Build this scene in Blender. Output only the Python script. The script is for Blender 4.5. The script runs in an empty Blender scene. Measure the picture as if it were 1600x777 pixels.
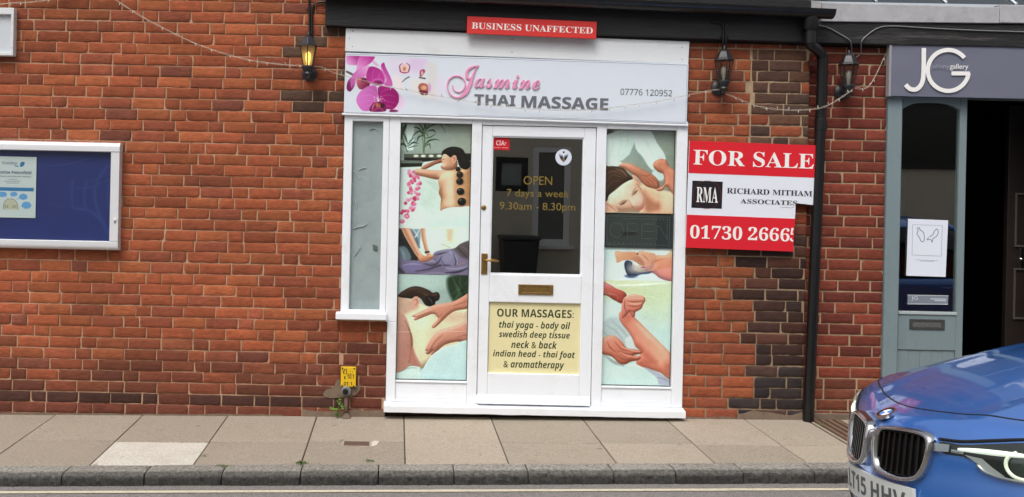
import bpy, bmesh, math, random
import numpy as np
from mathutils import Vector, Matrix, noise as mnoise
random.seed(7); rng = np.random.default_rng(7)
SC = bpy.context.scene; COL = SC.collection

# ------------------------------------------------------------ camera, sky, sun, exposure
CX, CY, FOC, TH, DIST, EYE = 620.0, 306.0, 1430.0, 0.021, 6.3, 1.524
camd = bpy.data.cameras.new('camera'); cam = bpy.data.objects.new('camera', camd); COL.objects.link(cam)
camd.sensor_fit = 'HORIZONTAL'; camd.sensor_width = 36.0; camd.lens = 36.0*FOC/1600
camd.shift_x = (800-CX)/1600; camd.shift_y = -(388.5-CY)/1600
camd.clip_start = .05; camd.clip_end = 2000
cam.matrix_world = Matrix.Translation((0, -DIST, EYE)) @ Matrix.Rotation(math.radians(90), 4, 'X') @ Matrix.Rotation(TH, 4, 'Z')
SC.camera = cam
SUN_EL, SUN_AZ = 58, 205          # degrees; azimuth clockwise from +Y
w = bpy.data.worlds.new('World'); SC.world = w; w.use_nodes = True
nt = w.node_tree; nt.nodes.clear()
sky = nt.nodes.new('ShaderNodeTexSky'); sky.sky_type = 'NISHITA'; sky.sun_disc = False
sky.sun_elevation = math.radians(SUN_EL); sky.sun_rotation = math.radians(SUN_AZ); sky.dust_density = 6.0; sky.air_density = 1.0
hs = nt.nodes.new('ShaderNodeHueSaturation'); hs.inputs['Saturation'].default_value = .3
bg = nt.nodes.new('ShaderNodeBackground'); bg.inputs['Strength'].default_value = .15
wo = nt.nodes.new('ShaderNodeOutputWorld')
nt.links.new(sky.outputs[0], hs.inputs['Color']); nt.links.new(hs.outputs[0], bg.inputs['Color']); nt.links.new(bg.outputs[0], wo.inputs['Surface'])
sl = bpy.data.lights.new('sun', 'SUN'); sl.energy = 1.0; sl.angle = math.radians(25); sl.color = (1, .97, .93)
so = bpy.data.objects.new('sun', sl); COL.objects.link(so); so.location = (0, -5, 12)
e, a = math.radians(SUN_EL), math.radians(SUN_AZ)
so.rotation_euler = Vector((-math.sin(a)*math.cos(e), -math.cos(a)*math.cos(e), -math.sin(e))).to_track_quat('-Z', 'Y').to_euler()
SC.view_settings.view_transform = 'Standard'; SC.view_settings.look = 'None'
SC.view_settings.exposure = 0.29; SC.view_settings.gamma = 1
SC.view_settings.use_curve_mapping = False

# ------------------------------------------------------------ survey of the facade: photo pixel -> metres on a plane parallel to the wall
CO, SI = math.cos(TH), math.sin(TH)
def S(px, py, Y=0.0):
    u, v = px-CX, py-CY; d = DIST+Y
    return (u*CO+v*SI)/FOC*d, EYE+(u*SI-v*CO)/FOC*d
def SX(px, py, Y=0.0): return S(px, py, Y)[0]
def SZ(px, py, Y=0.0): return S(px, py, Y)[1]
def inv(X, Z, Y=0.0):
    d = DIST+Y; a_ = X*FOC/d; b_ = (Z-EYE)*FOC/d
    return CX+CO*a_+SI*b_, CY+SI*a_-CO*b_
def ground(x): return .0147*x              # pavement height at the foot of the wall
def kerb_y(x): return -1.038+.0312*x       # back edge of the kerb
def pave(x, y): return ground(x)+.02*y     # crossfall towards the road

def lin(c):
    r = []
    for v in c[:3]:
        v = v/255.0
        r.append(v/12.92 if v <= .04045 else ((v+.055)/1.055)**2.4)
    return (r[0], r[1], r[2], 1.0)

# ------------------------------------------------------------ materials
MATS = {}
def mat(name, rgb, rough=.6, var=0.0, vs=6.0, bump=0.0, bs=60.0, metal=0.0, coat=0.0, spec=.5, emit=0.0, attr=None, linear=False, stretch=None, rvar=0.0, dirt=None, dirt_amt=0.0, dirt_s=3.0, bdist=.004, spots=0):
    if name in MATS: return MATS[name]
    m = bpy.data.materials.new(name); m.use_nodes = True; n = m.node_tree.nodes; L = m.node_tree.links
    b = n['Principled BSDF']; c = rgb if linear else lin(rgb)
    if len(c) == 3: c = (*c, 1)
    b.inputs['Base Color'].default_value = c; b.inputs['Roughness'].default_value = rough; b.inputs['Metallic'].default_value = metal
    b.inputs['Coat Weight'].default_value = coat; b.inputs['Specular IOR Level'].default_value = spec; b.inputs['Coat Roughness'].default_value = .04
    tc = n.new('ShaderNodeTexCoord'); src = tc.outputs['Object']
    if stretch:
        mp = n.new('ShaderNodeMapping'); mp.inputs['Scale'].default_value = stretch; L.new(src, mp.inputs['Vector']); src = mp.outputs[0]
    out = None
    if attr:
        at = n.new('ShaderNodeAttribute'); at.attribute_name = attr; out = at.outputs['Color']
    if var > 0:
        t = n.new('ShaderNodeTexNoise'); t.inputs['Scale'].default_value = vs; t.inputs['Detail'].default_value = 8; t.inputs['Roughness'].default_value = .65
        L.new(src, t.inputs['Vector'])
        mr = n.new('ShaderNodeMapRange'); mr.inputs['From Min'].default_value = .25; mr.inputs['From Max'].default_value = .75
        mr.inputs['To Min'].default_value = 1-var; mr.inputs['To Max'].default_value = 1+var; L.new(t.outputs['Fac'], mr.inputs['Value'])
        mx = n.new('ShaderNodeMix'); mx.data_type = 'RGBA'; mx.blend_type = 'MULTIPLY'; mx.inputs['Factor'].default_value = 1
        if out: L.new(out, mx.inputs['A'])
        else: mx.inputs['A'].default_value = c
        L.new(mr.outputs[0], mx.inputs['B']); out = mx.outputs['Result']
        if rvar > 0:
            m2 = n.new('ShaderNodeMapRange'); m2.inputs['From Min'].default_value = .3; m2.inputs['From Max'].default_value = .7
            m2.inputs['To Min'].default_value = max(.02, rough-rvar); m2.inputs['To Max'].default_value = min(1, rough+rvar); L.new(t.outputs['Fac'], m2.inputs['Value']); L.new(m2.outputs[0], b.inputs['Roughness'])
    if dirt:
        t = n.new('ShaderNodeTexNoise'); t.inputs['Scale'].default_value = dirt_s; t.inputs['Detail'].default_value = 10; t.inputs['Roughness'].default_value = .75
        L.new(src, t.inputs['Vector'])
        mr = n.new('ShaderNodeMapRange'); mr.inputs['From Min'].default_value = .52; mr.inputs['From Max'].default_value = .78
        mr.inputs['To Min'].default_value = 0; mr.inputs['To Max'].default_value = dirt_amt; L.new(t.outputs['Fac'], mr.inputs['Value'])
        mx = n.new('ShaderNodeMix'); mx.data_type = 'RGBA'; L.new(mr.outputs[0], mx.inputs['Factor'])
        if out: L.new(out, mx.inputs['A'])
        else: mx.inputs['A'].default_value = c
        mx.inputs['B'].default_value = lin(dirt); out = mx.outputs['Result']
    if spots and out:        # trodden gum and oil spots, a few to the square metre
        vo = n.new('ShaderNodeTexVoronoi'); vo.inputs['Scale'].default_value = spots; L.new(src, vo.inputs['Vector'])
        sx_ = n.new('ShaderNodeSeparateColor'); L.new(vo.outputs['Color'], sx_.inputs[0])
        th_ = n.new('ShaderNodeMath'); th_.operation = 'MULTIPLY_ADD'; th_.inputs[1].default_value = .16; th_.inputs[2].default_value = -.05; L.new(sx_.outputs[0], th_.inputs[0])
        df = n.new('ShaderNodeMath'); df.operation = 'SUBTRACT'; L.new(th_.outputs[0], df.inputs[0]); L.new(vo.outputs['Distance'], df.inputs[1])
        mr = n.new('ShaderNodeMapRange'); mr.inputs['From Min'].default_value = 0; mr.inputs['From Max'].default_value = .03; mr.inputs['To Max'].default_value = .55; L.new(df.outputs[0], mr.inputs['Value'])
        mx = n.new('ShaderNodeMix'); mx.data_type = 'RGBA'; L.new(mr.outputs[0], mx.inputs['Factor']); L.new(out, mx.inputs['A']); mx.inputs['B'].default_value = lin((92, 86, 78)); out = mx.outputs['Result']
    if out: L.new(out, b.inputs['Base Color'])
    if bump > 0:
        t = n.new('ShaderNodeTexNoise'); t.inputs['Scale'].default_value = bs; t.inputs['Detail'].default_value = 6; t.inputs['Roughness'].default_value = .7
        L.new(src, t.inputs['Vector']); bp = n.new('ShaderNodeBump'); bp.inputs['Strength'].default_value = bump; bp.inputs['Distance'].default_value = bdist
        L.new(t.outputs['Fac'], bp.inputs['Height']); L.new(bp.outputs[0], b.inputs['Normal'])
    if emit > 0:
        b.inputs['Emission Color'].default_value = c; b.inputs['Emission Strength'].default_value = emit
    MATS[name] = m; return m
def glass(name, tint=(1, 1, 1), rough=0.0, f0=.043, wav=0.0):
    if name in MATS: return MATS[name]
    m = bpy.data.materials.new(name); m.use_nodes = True; n = m.node_tree.nodes; L = m.node_tree.links; n.clear()
    o = n.new('ShaderNodeOutputMaterial'); mx = n.new('ShaderNodeMixShader'); lw = n.new('ShaderNodeLayerWeight'); lw.inputs['Blend'].default_value = .5
    pw = n.new('ShaderNodeMath'); pw.operation = 'POWER'; pw.inputs[1].default_value = 5; L.new(lw.outputs['Facing'], pw.inputs[0])
    f = n.new('ShaderNodeMath'); f.operation = 'MULTIPLY_ADD'; f.inputs[1].default_value = 1-f0; f.inputs[2].default_value = f0; L.new(pw.outputs[0], f.inputs[0])
    t = n.new('ShaderNodeBsdfTransparent'); t.inputs['Color'].default_value = (*tint, 1); g = n.new('ShaderNodeBsdfGlossy'); g.inputs['Roughness'].default_value = rough
    if wav:
        tc = n.new('ShaderNodeTexCoord'); nz = n.new('ShaderNodeTexNoise'); nz.inputs['Scale'].default_value = 2.0; nz.inputs['Detail'].default_value = 1
        bp = n.new('ShaderNodeBump'); bp.inputs['Strength'].default_value = wav; bp.inputs['Distance'].default_value = .002
        L.new(tc.outputs['Object'], nz.inputs['Vector']); L.new(nz.outputs['Fac'], bp.inputs['Height']); L.new(bp.outputs[0], g.inputs['Normal'])
    L.new(f.outputs[0], mx.inputs[0]); L.new(t.outputs[0], mx.inputs[1]); L.new(g.outputs[0], mx.inputs[2]); L.new(mx.outputs[0], o.inputs['Surface'])
    MATS[name] = m; return m

# ------------------------------------------------------------ mesh builder and tagging
def wloc(o):
    v = Vector((0, 0, 0))
    while o: v += o.location; o = o.parent
    return v
class MB:
    def __init__(s): s.v = []; s.f = []; s.mi = []; s.cur = 0; s.c = []; s.col = None; s.grp = []
    def add(s, vs, fs):
        b = len(s.v); s.v += [tuple(q) for q in vs]; s.f += [tuple(b+i for i in f) for f in fs]; s.mi += [s.cur]*len(fs)
        if s.col is not None: s.c += [s.col]*len(vs)
        return s
    def box(s, x0, x1, y0, y1, z0, z1):
        return s.add([(x0,y0,z0),(x1,y0,z0),(x1,y1,z0),(x0,y1,z0),(x0,y0,z1),(x1,y0,z1),(x1,y1,z1),(x0,y1,z1)],
                     [(0,3,2,1),(4,5,6,7),(0,1,5,4),(1,2,6,5),(2,3,7,6),(3,0,4,7)])
    def prism(s, pts, y0, y1):          # polygon in XZ (counter-clockwise seen from the street, -Y), front y0, back y1
        n = len(pts); ar = sum(pts[i][0]*pts[(i+1)%n][1]-pts[(i+1)%n][0]*pts[i][1] for i in range(n))
        if ar < 0: pts = pts[::-1]
        return s.add([(p[0], y0, p[1]) for p in pts]+[(p[0], y1, p[1]) for p in pts],
                     [tuple(range(n)), tuple(range(2*n-1, n-1, -1))]+[(i, n+i, n+(i+1)%n, (i+1)%n) for i in range(n)])
    def ring(s, o, i, y0, y1):          # rectangular frame: o, i = (x0,x1,z0,z1)
        def q(r, y): return [(r[0],y,r[2]),(r[1],y,r[2]),(r[1],y,r[3]),(r[0],y,r[3])]
        f = []
        for k in range(4):
            l = (k+1)%4
            f += [(k,l,4+l,4+k), (8+k,12+k,12+l,8+l), (k,8+k,8+l,l), (4+k,4+l,12+l,12+k)]
        return s.add(q(o,y0)+q(i,y0)+q(o,y1)+q(i,y1), f)
    def tube(s, path, r, n=8, cap=True):
        P = [Vector(p) for p in path]; rs = r if isinstance(r, (list, tuple)) else [r]*len(P); vs = []; up = None
        for k, p in enumerate(P):
            t = (P[min(k+1, len(P)-1)]-P[max(k-1, 0)]).normalized()
            if up is None: up = Vector((0,0,1)) if abs(t.z) < .9 else Vector((1,0,0))
            a_ = t.cross(up)
            if a_.length < 1e-6: a_ = t.orthogonal()
            a_.normalize(); b_ = a_.cross(t).normalized(); up = b_
            vs += [p+(a_*math.cos(2*math.pi*j/n)+b_*math.sin(2*math.pi*j/n))*rs[k] for j in range(n)]
        f = [(k*n+j, k*n+(j+1)%n, (k+1)*n+(j+1)%n, (k+1)*n+j) for k in range(len(P)-1) for j in range(n)]
        if cap: f += [tuple(range(n-1, -1, -1)), tuple(range((len(P)-1)*n, len(P)*n))]
        return s.add(vs, f)
    def lathe(s, prof, cx=0, cy=0, cz=0, n=16, axis='Z', phase=0.0, cap=True):   # prof: (radius, height)
        vs = []
        for r, h in prof:
            for j in range(n):
                t = 2*math.pi*j/n+phase
                if axis == 'Z': vs.append((cx+r*math.cos(t), cy+r*math.sin(t), cz+h))
                elif axis == 'Y': vs.append((cx+r*math.cos(t), cy+h, cz-r*math.sin(t)))
                else: vs.append((cx+h, cy+r*math.cos(t), cz+r*math.sin(t)))
        m = len(prof)
        f = [(k*n+j, k*n+(j+1)%n, (k+1)*n+(j+1)%n, (k+1)*n+j) for k in range(m-1) for j in range(n)]
        if cap: f += [tuple(range(n-1, -1, -1)), tuple(range((m-1)*n, m*n))]
        return s.add(vs, f)
    def ribbon(s, path, wd, y0, y1):    # flat strip in XZ following a path
        P = [Vector((p[0], p[1])) for p in path]; ws = wd if isinstance(wd, (list, tuple)) else [wd]*len(P); A, B = [], []
        for k, p in enumerate(P):
            t = (P[min(k+1, len(P)-1)]-P[max(k-1, 0)]).normalized(); nn = Vector((-t.y, t.x))*ws[k]/2
            A.append(p+nn); B.append(p-nn)
        n = len(P); vs = [(p.x,y0,p.y) for p in A]+[(p.x,y0,p.y) for p in B]+[(p.x,y1,p.y) for p in A]+[(p.x,y1,p.y) for p in B]; f = []
        for k in range(n-1):
            f += [(k,n+k,n+k+1,k+1), (2*n+k,2*n+k+1,3*n+k+1,3*n+k), (k,k+1,2*n+k+1,2*n+k), (n+k,3*n+k,3*n+k+1,n+k+1)]
        f += [(0,2*n,3*n,n), (n-1,2*n-1,4*n-1,3*n-1)]
        return s.add(vs, f)
    def build(s, name, mats, parent=None, bevel=0.0, smooth=False, local=False, weld=False, segs=2, autos=None):
        if name == 'lettering' and len(s.grp) > 1:       # one part per line of writing
            cuts = s.grp[:]; cuts[0] = (0, 0); cuts.append((len(s.v), len(s.f))); o = None
            for (v0, f0), (v1, f1) in zip(cuts[:-1], cuts[1:]):
                t = MB(); t.v = s.v[v0:v1]; t.f = [tuple(i-v0 for i in f) for f in s.f[f0:f1]]; t.mi = [0]*len(t.f); o = t.build(name, mats, parent, local=local)
            return o
        off = Vector((0,0,0)) if (local or parent is None) else wloc(parent)
        me = bpy.data.meshes.new(name); me.from_pydata([(v[0]-off.x, v[1]-off.y, v[2]-off.z) for v in s.v], [], s.f)
        ms = mats if isinstance(mats, (list, tuple)) else [mats]
        for m in ms: me.materials.append(m)
        if len(ms) > 1: me.polygons.foreach_set('material_index', s.mi)
        if s.c:
            at = me.color_attributes.new('Col', 'FLOAT_COLOR', 'POINT'); at.data.foreach_set('color', np.array(s.c, dtype=np.float32).ravel())
        if weld:
            bm = bmesh.new(); bm.from_mesh(me); bmesh.ops.remove_doubles(bm, verts=bm.verts, dist=1e-4); bmesh.ops.recalc_face_normals(bm, faces=bm.faces); bm.to_mesh(me); bm.free()
        me.update()
        if smooth: me.polygons.foreach_set('use_smooth', [True]*len(me.polygons))
        o = bpy.data.objects.new(name, me); COL.objects.link(o)
        if parent: o.parent = parent
        if bevel > 0:
            b = o.modifiers.new('bevel', 'BEVEL'); b.width = bevel; b.segments = segs; b.limit_method = 'ANGLE'; b.angle_limit = math.radians(40)
        if autos is not None:
            bm = bmesh.new(); bm.from_mesh(me)
            for ed in bm.edges:
                if len(ed.link_faces) == 2 and ed.calc_face_angle(0) > math.radians(autos): ed.smooth = False
            bm.to_mesh(me); bm.free()
        return o
def thing(name, label, cat, loc, group=None, rot=(0,0,0)):
    o = bpy.data.objects.new(name, None); COL.objects.link(o); o.location = loc; o.rotation_euler = rot; o.empty_display_size = .1
    return tag(o, label, cat, group)
def tag(o, label, cat, group=None):
    o['label'] = label; o['category'] = cat
    if group: o['group'] = group
    return o
def structure(o): o['kind'] = 'structure'; return o
def copy_tree(o, parent=None, label=None):
    c = o.copy(); COL.objects.link(c)
    if parent: c.parent = parent
    if label: c['label'] = label
    for ch in list(o.children): copy_tree(ch, c)
    return c
def spline(pts, n=12, closed=False):
    P = [np.array(p, float) for p in pts]; m = len(P); out = []
    rngk = range(m if closed else m-1)
    for k in rngk:
        p0 = P[(k-1)%m] if closed or k > 0 else 2*P[0]-P[1]; p1 = P[k]; p2 = P[(k+1)%m]
        p3 = P[(k+2)%m] if closed or k+2 < m else 2*P[-1]-P[-2]
        for t in np.linspace(0, 1, n, endpoint=False):
            out.append(.5*((2*p1)+(-p0+p2)*t+(2*p0-5*p1+4*p2-p3)*t*t+(-p0+3*p1-3*p2+p3)*t**3))
    if not closed: out.append(P[-1])
    return [tuple(float(q) for q in p) for p in out]

# ------------------------------------------------------------ lettering (built-in font; Unicode letter styles give bold, serif, script)
def style(s, up, lo=None, dg=None):
    r = ''
    for ch in s:
        if 'A' <= ch <= 'Z' and up: r += chr(up+ord(ch)-65)
        elif 'a' <= ch <= 'z' and lo: r += chr(lo+ord(ch)-97)
        elif ch.isdigit() and dg: r += chr(dg+ord(ch)-48)
        else: r += ch
    return r
def serif(s): return style(s, 0x1D400, 0x1D41A, 0x1D7CE)
def script(s): return style(s, 0x1D4D0, 0x1D4EA)
def sansb(s): return style(s, 0x1D5D4, 0x1D5EE, 0x1D7EC)
def sansbi(s): return style(s, 0x1D63C, 0x1D656)
def sans(s): return style(s, 0x1D5A0, 0x1D5BA, 0x1D7E2)
def text_mesh(body, bold=.0):
    cu = bpy.data.curves.new('t', 'FONT'); cu.body = body; cu.size = 1; cu.extrude = .0; cu.offset = bold; cu.resolution_u = 4
    o = bpy.data.objects.new('t', cu); COL.objects.link(o); bpy.context.view_layer.update()
    me = bpy.data.meshes.new_from_object(o.evaluated_get(bpy.context.evaluated_depsgraph_get()))
    bpy.data.objects.remove(o); bpy.data.curves.remove(cu); return me
def put_text(mb, body, box, y, th=.0012, shear=0.0, clipx=None, bold=0.0):      # box = (x0, x1, z0, z1): the ink fills it
    mb.grp.append((len(mb.v), len(mb.f)))
    me = text_mesh(body, bold); V = np.array([v.co[:] for v in me.vertices]); F = [tuple(p.vertices) for p in me.polygons]; bpy.data.meshes.remove(me)
    if not len(V): return
    x0, x1 = V[:,0].min(), V[:,0].max(); z0, z1 = V[:,1].min(), V[:,1].max()
    X = box[0]+(V[:,0]-x0)/(x1-x0)*(box[1]-box[0]); Z = box[2]+(V[:,1]-z0)/max(z1-z0, 1e-6)*(box[3]-box[2]); X = X+shear*(Z-box[2])
    bm = bmesh.new(); vs = [bm.verts.new((X[i], y, Z[i])) for i in range(len(V))]
    for f in F:
        try: bm.faces.new([vs[i] for i in f])
        except ValueError: pass
    bmesh.ops.recalc_face_normals(bm, faces=bm.faces)
    for f in bm.faces:
        if f.normal.y > 0: f.normal_flip()
    if clipx is not None:
        bmesh.ops.bisect_plane(bm, geom=bm.verts[:]+bm.edges[:]+bm.faces[:], plane_co=(clipx,0,0), plane_no=(1,0,0), clear_outer=True)
    bmesh.ops.remove_doubles(bm, verts=bm.verts, dist=1e-6)
    r = bmesh.ops.extrude_face_region(bm, geom=bm.faces[:])
    for v in r['geom']:
        if isinstance(v, bmesh.types.BMVert): v.co.y -= th
    bmesh.ops.recalc_face_normals(bm, faces=bm.faces); bm.verts.index_update()
    mb.add([v.co[:] for v in bm.verts], [tuple(v.index for v in f.verts) for f in bm.faces]); bm.free()
# ============================================================ THE SETTING
def rows_sheet(name, xs, ys, zf, m, col=None):
    mb = MB(); nx = len(xs); vs = [(x, y, zf(x, y)) for y in ys for x in xs]
    mb.add(vs, [(j*nx+i, j*nx+i+1, (j+1)*nx+i+1, (j+1)*nx+i) for j in range(len(ys)-1) for i in range(nx-1)])
    return mb.build(name, m)
XL, XR = -14.0, 14.0
M_asph = mat('asphalt', (126, 122, 119), .92, var=.7, vs=110, bump=1.0, bs=420, dirt=(80, 74, 68), dirt_amt=.6, dirt_s=30)
M_ground = mat('earth', (90, 85, 75), .95, var=.2)
def road_z(x, t):      # t = distance from the kerb line towards the camera
    return ground(x)-.092+(.03*min(t, 2.4) if t < 2.4 else .072-.03*(t-2.4))
ts = [0, .1, .3, .7, 1.2, 1.8, 2.4, 3.0, 3.8, 4.6]
mb = MB(); xs = np.linspace(XL, XR, 57)
KD = .15               # depth of the kerb top
vs = []
for t in ts:
    for x in xs: vs.append((x, kerb_y(x)-KD-t, road_z(x, t)))
nx = len(xs)
mb.add(vs, [(j*nx+i, (j+1)*nx+i, (j+1)*nx+i+1, j*nx+i+1) for j in range(len(ts)-1) for i in range(nx-1)])
structure(mb.build('road', M_asph))
mb = MB()
for x0, x1, y0, y1 in ((-150, 150, -120, -5.7), (-150, 150, .5, 120)):
    mb.add([(x0,y0,.0147*x0-.16), (x1,y0,.0147*x1-.16), (x1,y1,.0147*x1-.16), (x0,y1,.0147*x0-.16)], [(0,1,2,3)])
structure(mb.build('ground', M_ground))
mb = MB(); mb.add([(XL,-8.8,.0147*XL-.03), (XR,-8.8,.0147*XR-.03), (XR,-5.7,.0147*XR-.05), (XL,-5.7,.0147*XL-.05)], [(0,1,2,3)])
structure(mb.build('opposite_pavement', mat('far_paving', (150, 145, 138), .9, var=.15)))
# worn yellow line painted along the gutter
M_line = mat('yellow_line_paint', (196, 188, 164), .8, var=.2, vs=60, dirt=(120, 115, 105), dirt_amt=.9, dirt_s=25)
mb = MB(); xx = np.linspace(XL, XR, 400); vs = []
for x in xx:
    for t in (.105+.004*mnoise.noise(Vector((x*5, 1, 0))), .145+.004*mnoise.noise(Vector((x*6, 9, 0)))): vs.append((x, kerb_y(x)-KD-t, road_z(x, t)+.004))
mb.add(vs, [(2*i, 2*i+1, 2*i+3, 2*i+2) for i in range(len(xx)-1)])
structure(mb.build('yellow_line', M_line))
# kerb: rough granite stones
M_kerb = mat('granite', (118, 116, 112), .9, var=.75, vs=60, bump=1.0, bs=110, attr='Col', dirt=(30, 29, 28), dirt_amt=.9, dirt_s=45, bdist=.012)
mb = MB()
kj = [SX(q, 745, -1.2) for q in (101, 227, 347, 469, 591, 710, 827, 963, 1062, 1170, 1285)]
while kj[0] > XL: kj.insert(0, kj[0]-random.uniform(.4, .5))
while kj[-1] < XR: kj.append(kj[-1]+random.uniform(.4, .5))
prof = [(0, -.12), (0, 0), (-.05, .001), (-.10, .0), (-.125, -.004), (-.143, -.014), (-.151, -.03), (-.153, -.045), (-.154, -.06), (-.155, -.08), (-.156, -.13)]
for a0, a1 in zip(kj[:-1], kj[1:]):
    near = -4 < a0 < 5; tone = random.uniform(.9, 1.1)
    n = 44 if near else 3; g = .0035; tilt = random.uniform(-.004, .004); off = random.uniform(-.004, .004); vs = []
    for i in range(n+1):
        x = a0+g+(a1-a0-2*g)*i/n; e_ = .005*max(0, 1-min(i, n-i)/1.5)
        for k, (py, pz) in enumerate(prof):
            q = Vector((x*22, py*22+k*1.3, pz*22)); d = .008*mnoise.noise(q)+.008*mnoise.noise(q*2.3)+.003*mnoise.noise(q*4.1)
            d2 = d if k >= 4 else .25*d
            mb.c.append((*[q_*tone for q_ in lin((148, 144, 136) if k < 4 else (96, 94, 90) if k < 6 else (62, 61, 58))[:3]], 1))  # pale worn top, dark grimy face: shade put into the tones too
            vs.append((x, kerb_y(x)+py+off-(d2 if k >= 3 else 0)+(e_ if k > 3 else 0), pave(x, kerb_y(x))+pz+tilt*(i/n-.5)+(d2*.6 if 1 <= k < 8 else 0)-(e_ if 0 < k < 5 else 0)))
    m = len(prof)
    mb.add(vs, [(i*m+k, i*m+k+1, (i+1)*m+k+1, (i+1)*m+k) for i in range(n) for k in range(m-1)]+[tuple(range(m-1, -1, -1)), tuple(range(n*m, n*m+m))])
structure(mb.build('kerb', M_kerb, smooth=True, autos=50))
# pavement: concrete flags with open joints
M_slab = mat('paving_slab', (165, 152, 132), .92, var=.34, vs=85, bump=1.0, bs=130, attr='Col', dirt=(120, 110, 98), dirt_amt=.35, dirt_s=5, spec=.25, spots=5.5)
M_joint = mat('joint_dirt', (62, 55, 44), .95, var=.4, vs=60, dirt=(60, 75, 30), dirt_amt=.6, dirt_s=12)
joints = [SX(q, y) for q, y in ((223, 652), (356, 652), (495, 653), (631, 654), (767, 656), (905, 657), (1040, 657), (1163, 658))]
joints = [x+.02 if i == 5 else x for i, x in enumerate(joints)]
jl = list(joints)
while jl[0] > XL: jl.insert(0, jl[0]-.6)
jl.append(2.845); jr = [3.16]
while jr[-1] < XR: jr.append(jr[-1]+.6)
mb = MB(); base = MB()
def slab(x0, x1, yb0, yb1, yf0, yf1, c):      # back edge y at x0,x1; front edge y at x0,x1
    g = .0035; t = random.uniform(-.0015, .0015); cn = [(x0+g, yb0-g), (x1-g, yb1-g), (x1-g, yf1+g), (x0+g, yf0+g)]
    mb.col = lin(c)
    vs = [(x, y, pave(x, y)+t+random.uniform(-.001, .001)) for x, y in cn]; vs += [(v[0], v[1], v[2]-.04) for v in vs]
    mb.add(vs, [(3,2,1,0), (4,5,6,7), (0,1,5,4), (1,2,6,5), (2,3,7,6), (3,0,4,7)])
allj = list(zip(jl[:-1], jl[1:]))+list(zip(jr[:-1], jr[1:]))
for x0, x1 in allj:
    s_ = -.605+random.uniform(-.02, .02); v = random.uniform(.92, 1.06); c = [158*v, 147*v, 132*v]
    patch = abs(x0-joints[0]) < .01
    one = abs(x0-joints[4]) > .01 and random.random() < .25 and not patch and abs(x0-joints[2]) > .01
    if one: slab(x0, x1, .02, .02, kerb_y(x0), kerb_y(x1), c)
    else:
        slab(x0, x1, .02, .02, s_, s_, c); v = random.uniform(.93, 1.04)
        slab(x0, x1, s_, s_, kerb_y(x0), kerb_y(x1), (194, 189, 178) if patch else (158*v, 147*v, 132*v))
structure(mb.build('pavement', M_slab, bevel=.004))
mb = MB(); mb.add([(x, y, pave(x, y)-.006) for x, y in ((XL, .05), (XL, kerb_y(XL)-.01), (XR, kerb_y(XR)-.01), (XR, .05))], [(0,1,2,3)])
structure(mb.build('pavement_bed', M_joint))

# ============================================================ BRICKWORK
M_brick = mat('brick', (150, 75, 50), .92, var=.32, vs=30, bump=1.0, bs=60, attr='Col', dirt=(84, 54, 45), dirt_amt=.38, dirt_s=17, spec=.25, stretch=(.8, 1, 2.6), bdist=.010)
M_mort = mat('pale_mortar', (180, 146, 118), .95, var=.22, vs=18, bump=.8, bs=200)
M_mort2 = mat('tan_mortar', (170, 146, 117), .95, var=.22, vs=18, bump=.8, bs=200)
def mixc(a_, b_, t): return [a_[i]+(b_[i]-a_[i])*t for i in range(3)]
def brick_one(mb, x0, x1, z0, z1, y, c, rough=.003):
    bv = .0035; n_ = max(3, int((x1-x0)/.024)); sd = random.random()*100; vs = []; cs = []
    us = [0, bv]+[bv+(x1-x0-2*bv)*i/n_ for i in range(1, n_)]+[x1-x0-bv, x1-x0]
    ws = [0, bv, (z1-z0)*.36, (z1-z0)*.66, z1-z0-bv, z1-z0]; nx_ = len(us)-1; nz_ = len(ws)-1
    dy = max(-.0022, min(.0015, random.gauss(0, .0011))); tl = random.gauss(0, .0015); tx = random.gauss(0, .004); chip = random.random() < .3; ck = random.choice((0, 1)), random.choice((0, 1)); face = random.random()
    for k in range(nz_+1):
        for i in range(nx_+1):
            x = x0+us[i]; z = z0+ws[k]; ed = i in (0, nx_) or k in (0, nz_)
            n1 = mnoise.noise(Vector((x*20, z*20, sd))); n2 = mnoise.noise(Vector((x*46, z*46, sd+40))); n3 = mnoise.noise(Vector((x*90, z*90, sd+11)))
            if i in (0, 1, nx_-1, nx_): x += (n1*.5+n2*.6)*rough
            if k in (0, 1, nz_-1, nz_): z += (n1*.45+n2*.75)*rough
            if chip and ((i <= 1) if ck[0] == 0 else (i >= nx_-1)) and ((k <= 1) if ck[1] == 0 else (k >= nz_-1)):
                x += (.005 if ck[0] == 0 else -.005); z += (.004 if ck[1] == 0 else -.004)
            yy = y+dy+tl*(k/nz_-.5)+tx*(us[i]/(x1-x0)-.5)*.25+(.0028 if ed else 0)+(n1*.4+n2*.3+n3*.2)*rough*(.85 if face < .75 else 1.2)
            f = 1+.20*mnoise.noise(Vector((x*11, z*26, sd+7)))+.14*n2+.08*n3
            vs.append((x, yy, z)); cs.append((c[0]*f, c[1]*f, c[2]*f, 1))
    W_ = nx_+1; fr = [(k*W_+i, k*W_+i+1, (k+1)*W_+i+1, (k+1)*W_+i) for k in range(nz_) for i in range(nx_)]
    rim = list(range(W_))+[k*W_+nx_ for k in range(1, nz_+1)]+[nz_*W_+i for i in range(nx_-1, -1, -1)]+[k*W_ for k in range(nz_-1, 0, -1)]
    b0 = len(vs)
    for r in rim: vs.append((vs[r][0], y+.02, vs[r][2])); cs.append(cs[r])
    m = len(rim); fr += [(rim[(q+1)%m], rim[q], b0+q, b0+(q+1)%m) for q in range(m)]
    mb.add(vs, fr); mb.c += cs
SS, HH = .2135, .1015
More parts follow.
